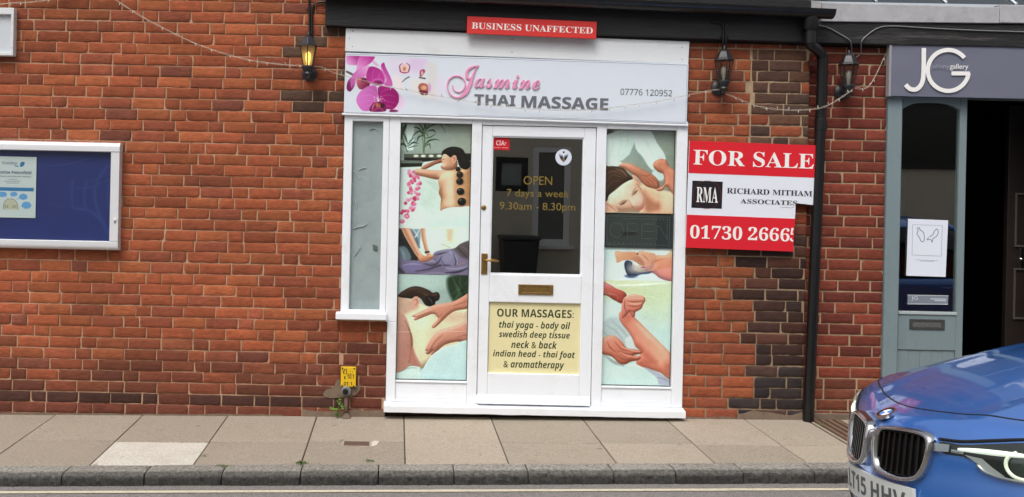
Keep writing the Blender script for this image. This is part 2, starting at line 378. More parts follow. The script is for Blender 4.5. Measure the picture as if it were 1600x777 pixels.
def brickwork(mb, x0, x1, z0, z1, zref, y, colf, jt=.0084, course=.0752, pat='SSSH', rough=.003, endfit=False):
    k0 = int(math.floor((z0-zref)/course)); k1 = int(math.ceil((z1-zref)/course))
    for k in range(k0, k1):
        zb, zt = zref+k*course+jt*.36, zref+(k+1)*course-jt*.36
        zb, zt = max(zb, z0), min(zt, z1)
        if zt-zb < .015: continue
        x = x0-random.uniform(0, .3) if not endfit else x0+jt*.2-(SS+jt)*(.5 if k % 2 else 0)
        q = random.randrange(len(pat))
        wob = .0016*math.sin(k*1.7)
        while x < x1:
            L_ = (SS if pat[q % len(pat)] == 'S' else HH)*random.uniform(.975, 1.03); q += 1
            a0, a1 = max(x, x0), min(x+L_, x1)
            if a1-a0 > .028:
                c = colf((a0+a1)/2, (zb+zt)/2); j = jt*random.uniform(-.25, .25)
                brick_one(mb, a0, a1, zb+wob+max(j, 0)*.3, zt+wob+min(j, 0)*.3, y, lin(c), rough)
            x += L_+jt*random.uniform(.7, 1.3)
def shopcol(x, z):
    r = random.random()
    if r < .52: c = (163, 84, 53)
    elif r < .76: c = (170, 92, 56)
    elif r < .97: c = (153, 80, 55)
    else: c = (130, 72, 55)
    v = random.uniform(.92, 1.1)
    if x < -.3:
        h = z-ground(x)
        if h < .16: c = (84, 54, 46) if h > .06 and random.random() < .8 else (122, 66, 50)
        elif h < .6: c = mixc(c, (104, 60, 48), max(0, min(1, (.62-h)*1.3+random.uniform(-.4, .3))))
    elif x < 0 and z < .5: c = mixc(c, (98, 54, 45), .7)
    v *= .96+.13*mnoise.noise(Vector((x*1.4, z*1.6, 3)))+.06*mnoise.noise(Vector((x*4, z*4, 8)))
    c = mixc(c, [sum(c)/3]*3, .09); v *= 1.02
    if -.75 < x < -.37 and z > 1.98 and random.random() < .35: c = (92, 70, 58)
    return [q*v for q in c]
def quoincol(x, z):
    v = random.uniform(.85, 1.12)
    if z > 1.85: c = random.choice([(112, 80, 62), (98, 72, 60), (106, 76, 60), (146, 80, 55), (88, 68, 59)])
    elif z > 1.2: c = random.choice([(110, 62, 48), (80, 58, 50), (140, 70, 46)])
    elif z > .42: c = random.choice([(64, 46, 42), (68, 48, 42), (74, 50, 43), (60, 46, 43), (86, 55, 45), (70, 48, 42)])
    else: c = random.choice([(62, 54, 54), (56, 50, 51), (64, 55, 54), (78, 58, 52)])
    return [q*v for q in c]
def gallerycol(x, z):
    r = random.random(); c = (130, 64, 49) if r < .5 else (116, 58, 47) if r < .8 else (142, 74, 54)
    if z > 2.02: c = mixc(c, (104, 48, 40), .5)
    if z < .3: c = mixc(c, (116, 72, 54), .6)
    v = random.uniform(.9, 1.1); return [q*v for q in c]
ZTOP = 3.55
XW = -3.9                                       # left end of the wall
XE = SX(535.5, 335)                               # left edge of the shop front
XM = SX(604, 560)                                 # left edge of its full-height part
XF = SX(1069, 420)                                # right edge of the shop front
XQ = XF+.435; XP = 2.825; XG = SX(1387, 380)      # repair joint, end of the shop's wall, edge of the gallery's door frame
ZSILL = SZ(566, 499)
shop = thing('massage_shop', 'brick shop with white timber front, posters in its windows and a white half-glazed door', 'shop', (.8, .1, 0))
wall = MB()
brickwork(wall, XW, XE-.004, -.14, ZTOP, SZ(297, 172), 0, shopcol)
brickwork(wall, XE-.004, XM-.004, -.14, ZSILL-.004, SZ(297, 172), 0, shopcol)
zr = SZ(1112, 399.5)
ZQ = zr+.0752*round((1.80-zr)/.0752)
brickwork(wall, XF+.004, XQ-.006, ZQ, 2.62, zr, 0, shopcol, jt=.0112, pat='SHS')
brickwork(wall, XQ+.006, XP, ZQ, 2.62, zr, 0, quoincol, jt=.0112, pat='SSH', rough=.004)
def piercol(x, z): return quoincol(x, z) if x > XQ+random.uniform(-.05, .03) else shopcol(x, z)
brickwork(wall, XF+.004, XP, -.1, ZQ, zr, 0, piercol, jt=.0108, pat='SHS', rough=.0035)
wall.build('brick_wall', M_brick, shop, smooth=True, autos=60)
mb = MB(); mb.box(XW, XE-.003, .0055, .24, -.2, ZTOP-.01); mb.box(XE-.003, XM-.003, .0055, .24, -.2, ZSILL-.004)
mb.build('mortar', M_mort, shop)
mb = MB(); mb.box(XF+.003, XP-.003, .006, .05, ZQ, 2.62); mb.build('mortar', M_mort2, shop)
mb = MB(); mb.box(XF+.003, XP-.003, .006, .05, -.2, ZQ-.0005); mb.build('mortar', mat('sooty_mortar', (150, 128, 103), .95, var=.35, vs=9, bump=.8, bs=200), shop)
# cement skim: at the foot of the wall and around the pipe
M_cem = mat('cement', (120, 103, 87), .95, var=.25, vs=20, bump=1, bs=90)
mb = MB()
def skim(x0, x1, h, n=60, y=-.003, hv=.5):
    top = []
    for i in range(n+1):
        x = x0+(x1-x0)*i/n; top.append((x, ground(x)+h*(1+hv*mnoise.noise(Vector((x*9, 3, h*50))))))
    pts = [(x0, ground(x0)-.03), (x1, ground(x1)-.03)]+top[::-1]
    mb.prism(pts, y, .02)
for a_ in ((XW, -.75, .012, 90), (-.62, XM-.006, .045, 30, -.006), (XF+.01, XQ-.06, .015, 20), (XQ-.05, XP-.002, .045, 20, -.007, .9)): mb = MB(); skim(*a_); mb.build('cement_skirting', M_cem, shop)

M_white = mat('white_gloss_paint', (234, 238, 243), .34, var=.015, vs=5, bump=.08, bs=30, dirt=(206, 205, 198), dirt_amt=.5, dirt_s=6)
M_white2 = mat('white_board_paint', (226, 230, 232), .5, var=.03, vs=5, bump=.25, bs=50, dirt=(190, 188, 180), dirt_amt=.55, dirt_s=5)
M_black = mat('black_timber_paint', (17, 17, 19), .55, var=.25, vs=14, bump=.8, bs=45, stretch=(.25, 1, 2), dirt=(58, 56, 55), dirt_amt=.35, dirt_s=9)
M_black2 = mat('flaking_black_paint', (17, 17, 19), .6, var=.3, vs=12, bump=1.0, bs=50, stretch=(.2, 1, 2.2), dirt=(105, 100, 95), dirt_amt=.9, dirt_s=7)
M_gut = mat('black_plastic', (17, 17, 18), .38, var=.15, vs=10, bump=.1, bs=40, dirt=(60, 58, 55), dirt_amt=.3, dirt_s=6)
M_dark = mat('dark_void', (14, 12, 11), .9)
def vx(px, py): return SX(px, py)
GLX0, GLX1 = vx(622, 393), vx(733.5, 395); GLZ1, GLZ0 = SZ(682, 193), SZ(673, 595)
DX0, DX1 = vx(749, 410), vx(927, 415); DZ1, DZ0 = SZ(842, 198), SZ(835, 631)
DGX0, DGX1 = vx(767, 320), vx(910.5, 323); DGZ1, DGZ0 = SZ(841, 214.5), SZ(836, 430)
PNX0, PNX1 = vx(764, 527), vx(906, 530); PNZ1, PNZ0 = SZ(836, 473), SZ(833, 584)
GRX0, GRX1 = vx(943, 402), vx(1052.5, 404); GRZ1, GRZ0 = SZ(1001, 203), SZ(994, 604)
SGX0, SGX1 = vx(548.5, 337), vx(596, 337); SGZ1, SGZ0 = SZ(575, 190), SZ(570, 484)
ZH = SZ(806, 185); ZS1, ZS0 = SZ(834, 631), SZ(834, 645)
FY, FB = -.022, .085
XSP = vx(606, 340)                                # joint between side window and the full-height front
# side window
win = MB().ring((XE, XSP-.001, SZ(566, 490), ZH-.002), (SGX0, SGX1, SGZ0, SGZ1), FY, FB).build('side_window', M_white, shop, bevel=.006)
MB().box(XE-.03, XM-.004, -.075, .03, SZ(566, 498), SZ(566, 487.5)).build('sill', M_white, win, bevel=.005)
M_frost = mat('frosted_film', (148, 162, 162), .33, var=.10, vs=4, bump=.5, bs=16, rvar=.1)
pm = MB(); NXp, NZp = 24, 120; vs = []
for k in range(NZp+1):
    for i in range(NXp+1):
        x = SGX0+.001+(SGX1-SGX0-.002)*i/NXp; z = SGZ0+.001+(SGZ1-SGZ0-.002)*k/NZp
        q = Vector((x*16, z*7, 2.2)); vs.append((x, .012+.004*mnoise.noise(q)+.0025*abs(mnoise.noise(Vector((x*30+z*9, z*22, 7)))), z))
pm.add(vs, [(k*(NXp+1)+i, k*(NXp+1)+i+1, (k+1)*(NXp+1)+i+1, (k+1)*(NXp+1)+i) for k in range(NZp) for i in range(NXp)])
pm.build('frosted_pane', M_frost, win, smooth=True)
for seg in ([(551,265),(557,272),(562,280)], [(560,266),(566,263),(572,262)], [(577,203),(583,200),(590,203),(596,208)], [(551,358),(558,355),(566,354),(573,350)], [(553,400),(559,392),(563,386)], [(555,312),(557,325)]):
    MB().ribbon([S(*p) for p in spline(seg, 6)], .0035, .006, .013).build('film_crease', mat('film_crease', (180, 191, 191), .3), win)
cr = MB(); cr.prism([S(582,382), S(590,385), S(590,392), S(583,391)], .005, .008); cr.build('film_scrap', mat('grey_scrap', (88, 98, 98), .5), win)
# full-height front: posts, head and bottom rails are one frame, butted member by member
fr = MB(); e_ = .0006
fr.box(XM, GLX0, FY, FB, ZS1-.002, ZSILL-.012); fr.box(XSP, GLX0, FY, FB, ZSILL-.012+e_, ZH-.001)
fr.box(GLX0+e_, GLX1-e_, FY, FB, GLZ1, ZH-.001); fr.box(GLX0+e_, GLX1-e_, FY+.012, FB, ZS1+.022, GLZ0-.012); fr.box(GLX0+e_, GLX1-e_, FY+.003, FB, GLZ0-.012+e_, GLZ0); fr.box(GLX0+e_, GLX1-e_, FY, FB, ZS1-.002, ZS1+.022-e_)
fr.box(GLX1, DX0-.002, FY, FB, ZS1-.002, ZH-.001)
fr.box(DX0-.002+e_, DX1+.002-e_, FY+.002, FB, DZ1+.002, ZH-.001)
fr.box(DX1+.002, GRX0, FY, FB, ZS1-.002, ZH-.001)
fr.box(GRX0+e_, GRX1-e_, FY, FB, GRZ1, ZH-.001); fr.box(GRX0+e_, GRX1-e_, FY+.012, FB, ZS1+.022, GRZ0-.012); fr.box(GRX0+e_, GRX1-e_, FY+.003, FB, GRZ0-.012+e_, GRZ0); fr.box(GRX0+e_, GRX1-e_, FY, FB, ZS1-.002, ZS1+.022-e_)
fr.box(GRX1, XF, FY, FB, ZS1-.002, ZH-.001)
frame = fr.build('shopfront_frame', M_white, shop, bevel=.004)
mb = MB(); xs0, xs1 = XM-.012, XF+.006; n = 60; vs = []
for i in range(n+1):
    x = xs0+(xs1-xs0)*i/n; dz = -.0 + .003*mnoise.noise(Vector((x*7, 0, 5))); zt = ZS1-.003; zb = ZS0+dz
    vs += [(x, -.085, zb), (x, -.085, zt-.012), (x, -.02, zt), (x, .08, zt), (x, .08, zb)]
mb.add(vs, [(i*5+k, i*5+(k+1)%5, (i+1)*5+(k+1)%5, (i+1)*5+k) for i in range(n) for k in range(5)]+[(4,3,2,1,0), tuple(n*5+k for k in range(5))])
mb.build('sill', M_white, frame, bevel=.003, weld=True)
mb = MB(); mb.box(XM+.01, XF-.005, .03, .25, -.1, ZS0+.02); mb.build('plinth', mat('dark_brick', (62, 46, 38), .95, var=.5, vs=16, bump=1, bs=60), shop)  # plain dark box recessed below the sill
# glazing
M_glass = glass('window_glass', (.96, 1, .985))
M_dglass = glass('door_glass', (.93, .96, .94), wav=.12, f0=.2)
for (a0, a1, z0, z1) in ((GLX0, GLX1, GLZ0, GLZ1), (GRX0, GRX1, GRZ0, GRZ1)):
    o = MB().box(a0, a1, .008, .012, z0, z1).build('window', M_glass, shop)
    MB().ring((a0-.001, a1+.001, z0-.001, z1+.001), (a0+.005, a1-.005, z0+.006, z1-.005), .0135, .02).build('glazing_seal', mat('dark_seal', (40, 44, 42), .6), o)
# dark room behind the front
mb = MB(); mb.add([(XE,.09,-.05),(XF,.09,-.05),(XF,3.2,-.05),(XE,3.2,-.05),(XE,.09,2.4),(XF,.09,2.4),(XF,3.2,2.4),(XE,3.2,2.4)], [(0,1,2,3),(4,7,6,5),(1,5,6,2),(2,6,7,3),(3,7,4,0)])
mb.build('room', mat('dim_room', (96, 85, 70), .9, var=.1), shop)
# door: leaf with glazed opening and a sunk panel below
dl = MB(); DY0, DY1 = -.012, .03
ds0, ds1 = DX0+.002, DX1-.002; zb, zt = DZ0+.004, DZ1-.002
dl.box(ds0, DGX0, DY0, DY1, zb, zt); dl.box(DGX1, ds1, DY0, DY1, zb, zt)
dl.box(DGX0+e_, DGX1-e_, DY0, DY1, DGZ1, zt); dl.box(DGX0+e_, DGX1-e_, DY0, DY1, PNZ1, DGZ0)
dl.box(DGX0+e_, DGX1-e_, DY0, DY1, zb, PNZ0)
door = dl.build('door', M_white, shop, bevel=.004)
bd = MB().ring((DGX0-.001, DGX1+.001, DGZ0-.001, DGZ1+.001), (DGX0+.008, DGX1-.008, DGZ0+.010, DGZ1-.008), DY0+.006, DY1-.006)
bd.build('glazing_bead', M_white, door, bevel=.003)
MB().box(DGX0+.003, DGX1-.003, .008, .012, DGZ0+.003, DGZ1-.003).build('door_glass', M_dglass, door)
MB().box(PNX0-.002, PNX1+.002, .010, .02, PNZ0-.002, PNZ1+.002).build('door_panel', M_white, door)
MB().add([(DX0-.004,-.022,DZ0+.004),(DX1-.012,-.022,DZ0+.004),(DX1-.012,-.062,DZ0+.006),(DX0-.004,-.062,DZ0+.006),(DX0-.004,-.012,DZ0+.06),(DX1-.012,-.012,DZ0+.06),(DX1-.012,-.052,DZ0+.026),(DX0-.004,-.052,DZ0+.026)],
         [(0,1,2,3),(4,7,6,5),(3,2,6,7),(0,4,5,1),(1,5,6,2),(0,3,7,4)]).build('weather_bar', M_white, door, bevel=.003, weld=True)
M_brass = mat('tarnished_brass', (150, 118, 66), .42, var=.3, vs=60, bump=.3, bs=90, metal=.75)
M_bdark = mat('dark_keyhole', (20, 16, 10), .8)
hx0, hz1 = S(752, 396); hx1, hz0 = S(761, 428.5)
h = MB().box(hx0, hx1, -.018, -.012, hz0, hz1).build('handle', M_brass, door, bevel=.002)
hz = SZ(757, 406)
MB().tube([((hx0+hx1)/2, -.018, hz), ((hx0+hx1)/2, -.05, hz), ((hx0+hx1)/2+.01, -.056, hz), (SX(768, 406), -.056, hz-.001), (SX(775, 406.5), -.053, hz-.003), (SX(778.5, 407), -.046, hz-.005)], [.007, .0065, .0075, .0085, .008, .006], 10).build('lever', M_brass, h, smooth=True)
MB().lathe([(.0001, 0), (.004, 0), (.004, .001)], (hx0+hx1)/2, -.0195, hz0+.035, 10, 'Y').build('keyhole', M_bdark, h)
cx, cz = S(755.5, 324.5); MB().lathe([(.0001, -.008), (.012, -.007), (.017, -.004), (.018, 0)], cx, -.012, cz, 20, 'Y').build('lock_cylinder', M_brass, door, smooth=True, autos=30)
lx0, lz1 = S(809.5, 444); lx1, lz0 = S(863.5, 461)
lb = MB().ring((lx0, lx1, lz0, lz1), (lx0+.026, lx1-.028, lz0+.016, lz1-.014), -.020, -.012).build('letterbox', M_brass, door, bevel=.002)
MB().box(lx0+.027, lx1-.029, -.0165, -.0125, lz0+.018, lz1-.016).build('flap', M_brass, lb, bevel=.0015)
tt = MB(); gold = mat('gold_lettering', (124, 104, 40), .5)
def pbox(x0, y0, x1, y1, Y=0.0):     # photo box -> (x0,x1,z0,z1); the two corners are those of the levelled writing
    a_ = S(x0, y0, Y); b_ = S(x1, y1, Y); return (a_[0], b_[0], b_[1], a_[1])
for s_, b_ in (('OPEN', (818.5, 275, 863, 289.5)), ('7 days a week', (792, 295.5, 889.5, 312.5)), ('9.30am - 8.30pm', (781, 315.5, 899, 333.5))):
    put_text(tt, s_, pbox(*b_), .0078, .0006)
tt.build('lettering', gold, door)
# price list panel on the door, with its writing
M_cream = mat('cream_vinyl', (226, 217, 168), .45, var=.03)
pl = MB().box(PNX0, PNX1, .006, .0095, PNZ0, PNZ1).build('door_sign', M_cream); tag(pl, 'cream panel listing the massages in dark green letters, low on the white door', 'sign')
tt = MB(); green = mat('dark_green_ink', (44, 58, 32), .5)
for s_, b_, f_ in (('OUR MASSAGES:', (777, 482.5, 896.5, 497.5), sansb), ('thai yoga - body oil', (780, 501.5, 891, 518), sansbi), ('swedish deep tissue', (780, 517, 890.5, 532.5), sansbi), ('neck & back', (799, 532.5, 870.5, 545.5), sansbi), ('indian head - thai foot', (770.5, 547, 898.5, 563), sansbi), ('& aromatherapy', (787, 563, 881.5, 580), sansbi)):
    put_text(tt, f_(s_), pbox(*b_), .0058, .0006)
tt.build('lettering', green, pl)
# black beam, white board, gutter, downpipe
def quad(pts, Y): return [S(px, py, Y) for px, py in pts]
bm_ = MB().prism(quad([(508, 40), (1268, 67), (1268, 0), (508, -30)], -.07), -.07, .25).build('timber_beam', M_black, shop, bevel=.006)
MB().prism(quad([(540.5, 44), (1077.5, 65), (1075.5, 100), (539, 80)], -.04), -.04, .05).build('fascia_board', M_white2, shop, bevel=.003)
for px, py in ((546, 60), (551, 49), (551, 73), (1066, 74), (1066, 93), (800, 82), (800, 62)): x, z = S(px, py, -.04); MB().lathe([(.0001, -.002), (.003, -.002), (.003, 0)], x, -.04, z, 8, 'Y').build('nail', mat('rusty_nail', (70, 60, 52), .7), shop)
MB().prism(quad([(538, 80), (1076, 101), (1076, 104), (538, 84)], 0), .02, .06).build('gap_lining', M_dark, shop)
gx0, gz0 = S(500, -12, -.15); gx1, gz1 = S(1302, 23, -.15); n = 2
gp = [(-.058*math.cos(t), -.058*math.sin(t)) for t in np.linspace(0, math.pi, 13)]; gp = gp+[(p[0]*.93, p[1]*.93) for p in gp[::-1]]
gm = MB(); vs = []
for x, z in ((gx0, gz0+.03), (gx1, gz1+.03)): vs += [(x, -.135+p[0], z+p[1]) for p in gp]
m = len(gp); gm.add(vs, [(k, m+k, m+(k+1)%m, (k+1)%m) for k in range(m)])
cap = gp[:13]
for x, z in ((gx0, gz0+.03), (gx1, gz1+.03)): gm.add([(x+.001, -.135+p[0], z+p[1]) for p in cap]+[(x-.004, -.135+p[0], z+p[1]) for p in cap], [tuple(range(13)), tuple(range(25, 12, -1))]+[(k, 13+k, 14+k, k+1) for k in range(12)])
gut = gm.build('gutter', M_gut, shop, smooth=True, autos=40)
def gz(x): return gz0+.03+(gz1-gz0)*(x-gx0)/(gx1-gx0)
for px in (541, 740, 937, 1087, 1234):
    x = SX(px, 10, -.15); b = MB(); pts = [(x, -.135-.0625*math.cos(t), gz(x)-.0625*math.sin(t)) for t in np.linspace(-.15, math.pi, 14)]
    vs = []
    for p in pts: vs += [(p[0]-.012, p[1], p[2]), (p[0]+.012, p[1], p[2])]
    b.add(vs, [(2*k, 2*k+1, 2*k+3, 2*k+2) for k in range(13)]); b.add([(v[0], v[1]*1.0+.002, v[2]+.002) for v in vs], [(2*k, 2*k+2, 2*k+3, 2*k+1) for k in range(13)]); b.build('bracket', M_gut, gut, smooth=True)
xo = SX(1266, 60, -.12)
MB().lathe([(.05, .02), (.05, -.06), (.043, -.075)], xo, -.12, gz(xo)-.06, 16).build('outlet', M_gut, gut, smooth=True, autos=30)
dp = [(xo, -.12, gz(xo)-.07), (xo, -.12, SZ(1266, 62, -.12)), (xo+.008, -.115, SZ(1267, 71, -.1)), (SX(1277, 84, -.08), -.085, SZ(1277, 79, -.08)), (SX(1284, 84, -.05), -.05, SZ(1284, 88, -.05)), (SX(1285, 100, -.045), -.045, SZ(1285, 98, -.045)), (SX(1283.5, 160, -.04), -.04, SZ(1283.5, 160, -.04)), (SX(1270, 640, -.04)-.03, -.04, .03)]
down = MB().tube(spline(dp[:6], 6)[:-1]+dp[5:], .035, 16).build('downpipe', M_gut, shop, smooth=True, autos=50)
for py in (195, 60): 
    t = (py-160)/480; x = SX(1282.5, py, -.04) if py > 100 else xo; y = -.04 if py > 100 else -.12; z = SZ(1282, py, y)
    MB().lathe([(.035, .04), (.0395, .036), (.0395, -.036), (.035, -.04)], x, y, z, 16, cap=False).build('socket', M_gut, down, smooth=True, autos=30)
x, z = S(1278, 98, -.05); MB().box(x-.045, x-.012, -.03, .01, z-.02, z+.02).build('pipe_clip', mat('rusty_iron', (92, 52, 40), .8, var=.3, vs=40), down, bevel=.003)
# roof slope above the gutter
M_lead = mat('lead_sheet', (168, 168, 170), .55, var=.16, vs=9, bump=.4, bs=30, dirt=(110, 108, 106), dirt_amt=.6, dirt_s=8)
MB().prism(quad([(905, -2), (1283, 16), (1283, 2), (905, -16)], -.05), -.055, .1).build('flashing', M_lead, shop, bevel=.003)
mb = MB(); za = SZ(800, -30, 0); mb.add([(XE-.2, -.10, za+.0), (2.9, -.10, za+.03), (2.9, 2.6, za+1.3), (XE-.2, 2.6, za+1.3), (XE-.2, -.10, za-.04), (2.9, -.10, za-.01), (2.9, 2.6, za+1.2), (XE-.2, 2.6, za+1.2)], [(0,1,2,3),(7,6,5,4),(4,5,1,0),(5,6,2,1),(6,7,3,2),(7,4,0,3)])
mb.build('roof', mat('slates', (70, 72, 78), .7, var=.2, vs=8), shop)

# ============================================================ THE GALLERY NEXT DOOR
GY = .05
gal = thing('gallery_shop', 'brick gallery with grey green panelled door, grey fascia and dark open doorway', 'shop', (3.9, .15, .05))
wall = MB(); brickwork(wall, XP+.001, XG-.002, -.1, 2.62, SZ(1330, 405.3, GY), GY, gallerycol, jt=.0112, pat='S', rough=.0022)
wall.build('brick_wall', M_brick, gal, smooth=True, autos=60)
wall = MB(); brickwork(wall, 4.62, 8, -.1, 2.62, SZ(1330, 405.3, GY), GY, gallerycol, jt=.0112, pat='S', rough=.0022)
wall.build('brick_wall', M_brick, gal, smooth=True, autos=60)
mb = MB(); mb.box(XP-.002, XG-.001, GY+.0055, .3, -.2, 2.62); mb.box(4.62, 8, GY+.0055, .3, -.2, 2.62); mb.build('mortar', M_mort2, gal)
mb = MB(); mb.box(XP+.06, XG-.004, GY-.018, GY+.004, ground(3)-.03, ground(3)+.035); mb.build('cement_skirting', M_cem, gal, bevel=.004)
XR2 = 8.0
MB().prism([S(1268.5, 67, -.02), S(1268.5, 33, -.02), (XR2, SZ(1600, 38, -.02)+.0), (XR2, SZ(1600, 75, -.02)+.0)], -.02, .3).build('timber_beam', M_black2, gal, bevel=.006)
fl = MB()
for a0, a1 in ((1284, 1562), (1562.6, 1850)): fl.prism([S(a0, 33.5+(a0-1284)*.008, -.035), S(a1, 33.5+(a1-1284)*.008+.6, -.035), S(a1, 9+(a1-1284)*.008, -.035), S(a0, 4+(a0-1284)*.012, -.035)], -.035, .1)
fl.build('flashing', M_lead, gal, bevel=.004)
rg = MB(); za = SZ(1400, 6, 0); rg.add([(2.2, -.01, za), (XR2, -.01, za+.02), (XR2, 2.5, za+1.9), (2.2, 2.5, za+1.9)], [(0,1,2,3)]); rg.build('roof_glazing', mat('dark_roof_glass', (44, 52, 56), .25, var=.15, vs=3), gal)
for px in (1053, 1160, 1264, 1368, 1477, 1586, 1690):
    x = SX(px, 10); MB().tube([(x, -.016, za+.01), (x, 2.5, za+1.92)], .008, 6).build('glazing_bar', mat('white_bar', (205, 210, 212), .5), gal)
# fascia sign
MB()
M_green = mat('grey_green_paint', (120, 136, 140), .45, var=.07, vs=5, bump=.35, bs=30, stretch=(1, 1, .3), dirt=(84, 96, 100), dirt_amt=.5, dirt_s=6)
def gx(px, py): return SX(px, py, GY)
def gzz(px, py): return SZ(px, py, GY)
JX0, JX1 = XG, gx(1405, 300); LX1 = gx(1509.5, 400); OX1 = gx(1690, 400)
ZD1 = gzz(1460, 146)
jm = MB(); jm.box(JX0, JX1, GY-.02, GY+.2, -.05, ZD1); jm.box(OX1, 4.62, GY-.02, GY+.2, -.05, ZD1); jm.box(JX1+.001, OX1-.001, GY+.0, GY+.2, ZD1-.02, ZD1)
jm.build('door_frame', M_green, gal, bevel=.006)
# the closed leaf: stiles, rails, boarded bottom, arched glass
LY0, LY1 = GY+.02, GY+.065
l0 = JX1+.003; l1 = LX1; zt = ZD1-.024
g0, g1 = gx(1409.5, 330), gx(1500, 330); gt = gzz(1457, 160); gb = gzz(1452, 489.5)
lm = MB(); lm.box(l0, g0, LY0, LY1, .0, zt); lm.box(g1, l1, LY0, LY1, .0, zt); lm.box(g0+e_, g1-e_, LY0, LY1, gb-.26, gb)
arch = [(g0+e_, zt), (g0+e_, gt-.05)]+[(g0+(g1-g0)*t, gt-.05*(abs(2*t-1)**3.2)) for t in np.linspace(.04, .96, 21)]+[(g1-e_, gt-.05), (g1-e_, zt)]
lm.prism(arch, LY0, LY1)
xb = g0+e_
k = 0
while k < 5:
    w_ = (g1-g0-2*e_)/5; lm.box(xb+w_*k+.0004, xb+w_*(k+1)-.0004, LY0+.008+.0005*(k % 2), LY1, .03, gb-.262); k += 1
lm.box(g0+e_, g1-e_, LY0+.001, LY1, 0, .029)
leaf = lm.build('door', M_green, gal, bevel=.003)
MB().box(g0-.004, g1+.004, LY0+.016, LY0+.02, gb-.004, gt+.004).build('door_glass', M_dglass, leaf)
MB().box(g0-.002, g1+.002, LY0-.008, LY0+.012, gb-.012, gb+.008).build('glazing_bead', mat('pale_bead', (165, 176, 178), .5), leaf, bevel=.002)
M_iron = mat('aged_iron', (78, 80, 80), .5, var=.4, vs=70, bump=.6, bs=90, metal=.5)
q0 = S(1423.5, 499, GY); q1 = S(1478, 516, GY)
lb2 = MB().ring((q0[0], q1[0], q1[1], q0[1]), (q0[0]+.02, q1[0]-.02, q1[1]+.016, q0[1]-.016), LY0-.008, LY0+.001).build('letterbox', M_iron, leaf, bevel=.002)
MB().box(q0[0]+.021, q1[0]-.021, LY0-.005, LY0-.001, q1[1]+.017, q0[1]-.017).build('flap', mat('worn_iron', (128, 128, 126), .4, var=.4, vs=60, metal=.6), lb2, bevel=.001)
# dark interior with an inner door standing open
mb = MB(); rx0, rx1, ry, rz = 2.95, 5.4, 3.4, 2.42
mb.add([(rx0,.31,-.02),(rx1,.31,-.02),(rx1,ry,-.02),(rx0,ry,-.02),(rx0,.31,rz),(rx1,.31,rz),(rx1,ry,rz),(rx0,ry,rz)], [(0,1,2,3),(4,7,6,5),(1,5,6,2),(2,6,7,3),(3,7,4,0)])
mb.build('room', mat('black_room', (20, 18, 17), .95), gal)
iy = .45; i0 = SX(1574, 350, iy); i1 = OX1+.3
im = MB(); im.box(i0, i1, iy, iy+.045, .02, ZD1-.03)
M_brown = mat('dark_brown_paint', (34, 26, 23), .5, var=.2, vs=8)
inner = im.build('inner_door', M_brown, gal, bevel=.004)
M_sil = mat('chrome_metal', (190, 192, 195), .2, metal=1.0)
a_ = S(1592, 405, iy); 
MB().box(a_[0]+.005, a_[0]+.035, iy-.008, iy, a_[1]-.08, a_[1]+.08).build('handle', M_sil, inner, bevel=.002)
MB().tube([(a_[0]+.02, iy-.008, a_[1]), (a_[0]+.02, iy-.045, a_[1]), (a_[0]-.03, iy-.05, a_[1]+.004)], .008, 8).build('lever', M_sil, inner, smooth=True)
for z0, z1 in ((gzz(1590, 390), gzz(1590, 300)), (gzz(1590, 510), gzz(1590, 425))):
    MB().ring((i0+.05, i1-.06, z0, z1), (i0+.065, i1-.075, z0+.015, z1-.015), iy-.012, iy).build('panel_moulding', mat('grey_moulding', (74, 68, 66), .5), inner, bevel=.003)
